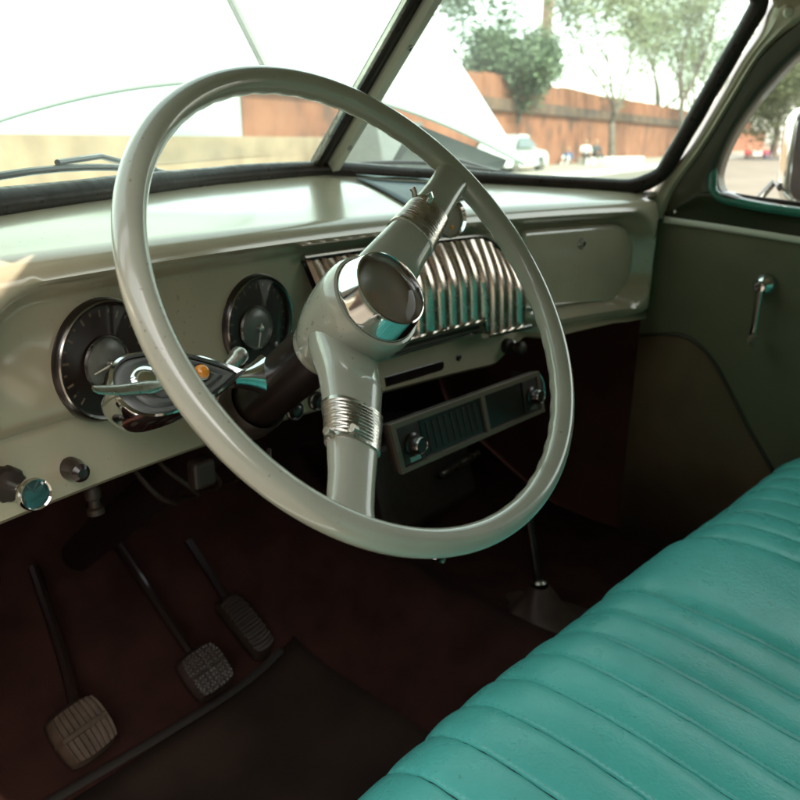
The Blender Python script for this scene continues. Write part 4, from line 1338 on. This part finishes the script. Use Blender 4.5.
# floor mat
bm = NB(); rows = []
for i in range(25):
    x = lerp(-.60, -.17, i / 24)
    rows.append([Vector((x, y, floor_z(x, y) + .006 + .002 * math.sin(9 * x + 7 * y))) for y in [.395 - .03 * k for k in range(20)]])
grid(bm, rows)
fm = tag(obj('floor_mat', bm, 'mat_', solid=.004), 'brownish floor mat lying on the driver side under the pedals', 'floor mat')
bm = NB(); tube(bm, [Vector((x, .402 + .01 * math.sin(6 * x), floor_z(x, .402) + .010)) for x in [lerp(-.62, -.20, i / 12) for i in range(13)]], (.008), 8, flat=.5, up=(0, 0, 1))
tag(obj('mat_edge_bar', bm, mat('edge_bar', (.013, .009, .006), .9)), 'pale olive retaining bar across the floor in front of the pedals', 'floor bar')
# gear lever in a leather boot
gl_ = empty('gear_lever', (.155, .135, .33), 'short gear lever standing in a creased brown leather boot on the floor hump', 'gear lever')
bm = NB(); rows = []
for k in range(9):
    t = k / 8
    row = []
    for q in range(28):
        a = 2 * math.pi * q / 28
        sq = 1 / max(abs(math.cos(a)), abs(math.sin(a))) ** .75
        r = lerp(.105, .014, t ** .55) * (lerp(sq, 1, t))
        row.append(Vector((.165 + r * math.cos(a + .2) * 1.15, .125 + r * math.sin(a + .2), floor_z(.165, .125) - .025 + .10 * t + .006 * math.sin(5 * a + 6 * t) * math.sin(3.1 * t))))
    rows.append(row)
grid(bm, rows, close_v=True)
obj('boot', bm, 'boot', gl_)
zb_ = floor_z(.165, .125)
bm = NB(); tube(bm, smooth_line([(.165, .125, zb_ + .06), (.175, .15, zb_ + .14), (.182, .17, zb_ + .20)], 6), .008, 10); obj('lever', bm, 'black', gl_)
bm = NB(); lathe(bm, [(.008, 0), (.017, .01), (.019, .022), (.013, .034), (0, .038)], (.182, .17, zb_ + .195), (.1, .4, 1), 20); obj('knob', bm, 'black', gl_)
bm = NB()
for z in (.045, .075): lathe(bm, [(.012, 0), (.0145, .004), (.012, .008)], (.166, .128, zb_ + z), (.1, .2, 1), 16)
obj('collar', bm, 'worn', gl_)
# heater box under the dash with a chrome knob
ht = empty('heater_box', (.25, .5, .45), 'dark heater box with a chrome knob under the dashboard above the floor hump', 'heater')
bm = NB(); box(bm, (.25, .56, .47), (.30, .24, .20), Euler((R(-15), 0, 0))); obj('case', bm, 'dkmetal', ht, smooth=False, bev=.02)
bm = NB(); box(bm, (.33, .425, .50), (.13, .012, .014), Euler((0, R(-3), 0))); obj('lever_strip', bm, 'worn', ht, smooth=False, bev=.003)
bm = NB(); tube(bm, [(.215, .400, .335), (.216, .47, .36), (.22, .55, .44)], .007, 8); lathe(bm, [(.012, -.03), (.012, .0), (.016, .003), (.017, .010), (.012, .014), (.009, .012), (0, .012)], (.215, .395, .335), (-.2, -1, .35), 24); obj('knob', bm, 'chrome', ht)
# loose wires and a clip under the left end of the dash
bm = NB()
for k in range(4):
    x = -.43 + .03 * k
    tube(bm, smooth_line([(x, .40, .84), (x - .02, .33, .79), (x + .01 * k, .31, .745), (x + .05, .36, .70), (x + .06, .46, .66)], 6), .003, 6)
tag(obj('loose_wires', bm, 'dkmetal'), 'loose brown wires hanging under the dashboard behind the steering column', 'wires')
bm = NB(); lathe(bm, [(.006, 0), (.0085, .004), (.0085, .014), (.006, .016), (.006, .024), (.009, .026), (.009, .032), (0, .034)], (-.525, .275, .806), (0, -.1, -1), 16)
tag(obj('hanging_switch', bm, 'dkmetal'), 'small pale switch hanging below the left edge of the dashboard', 'switch')
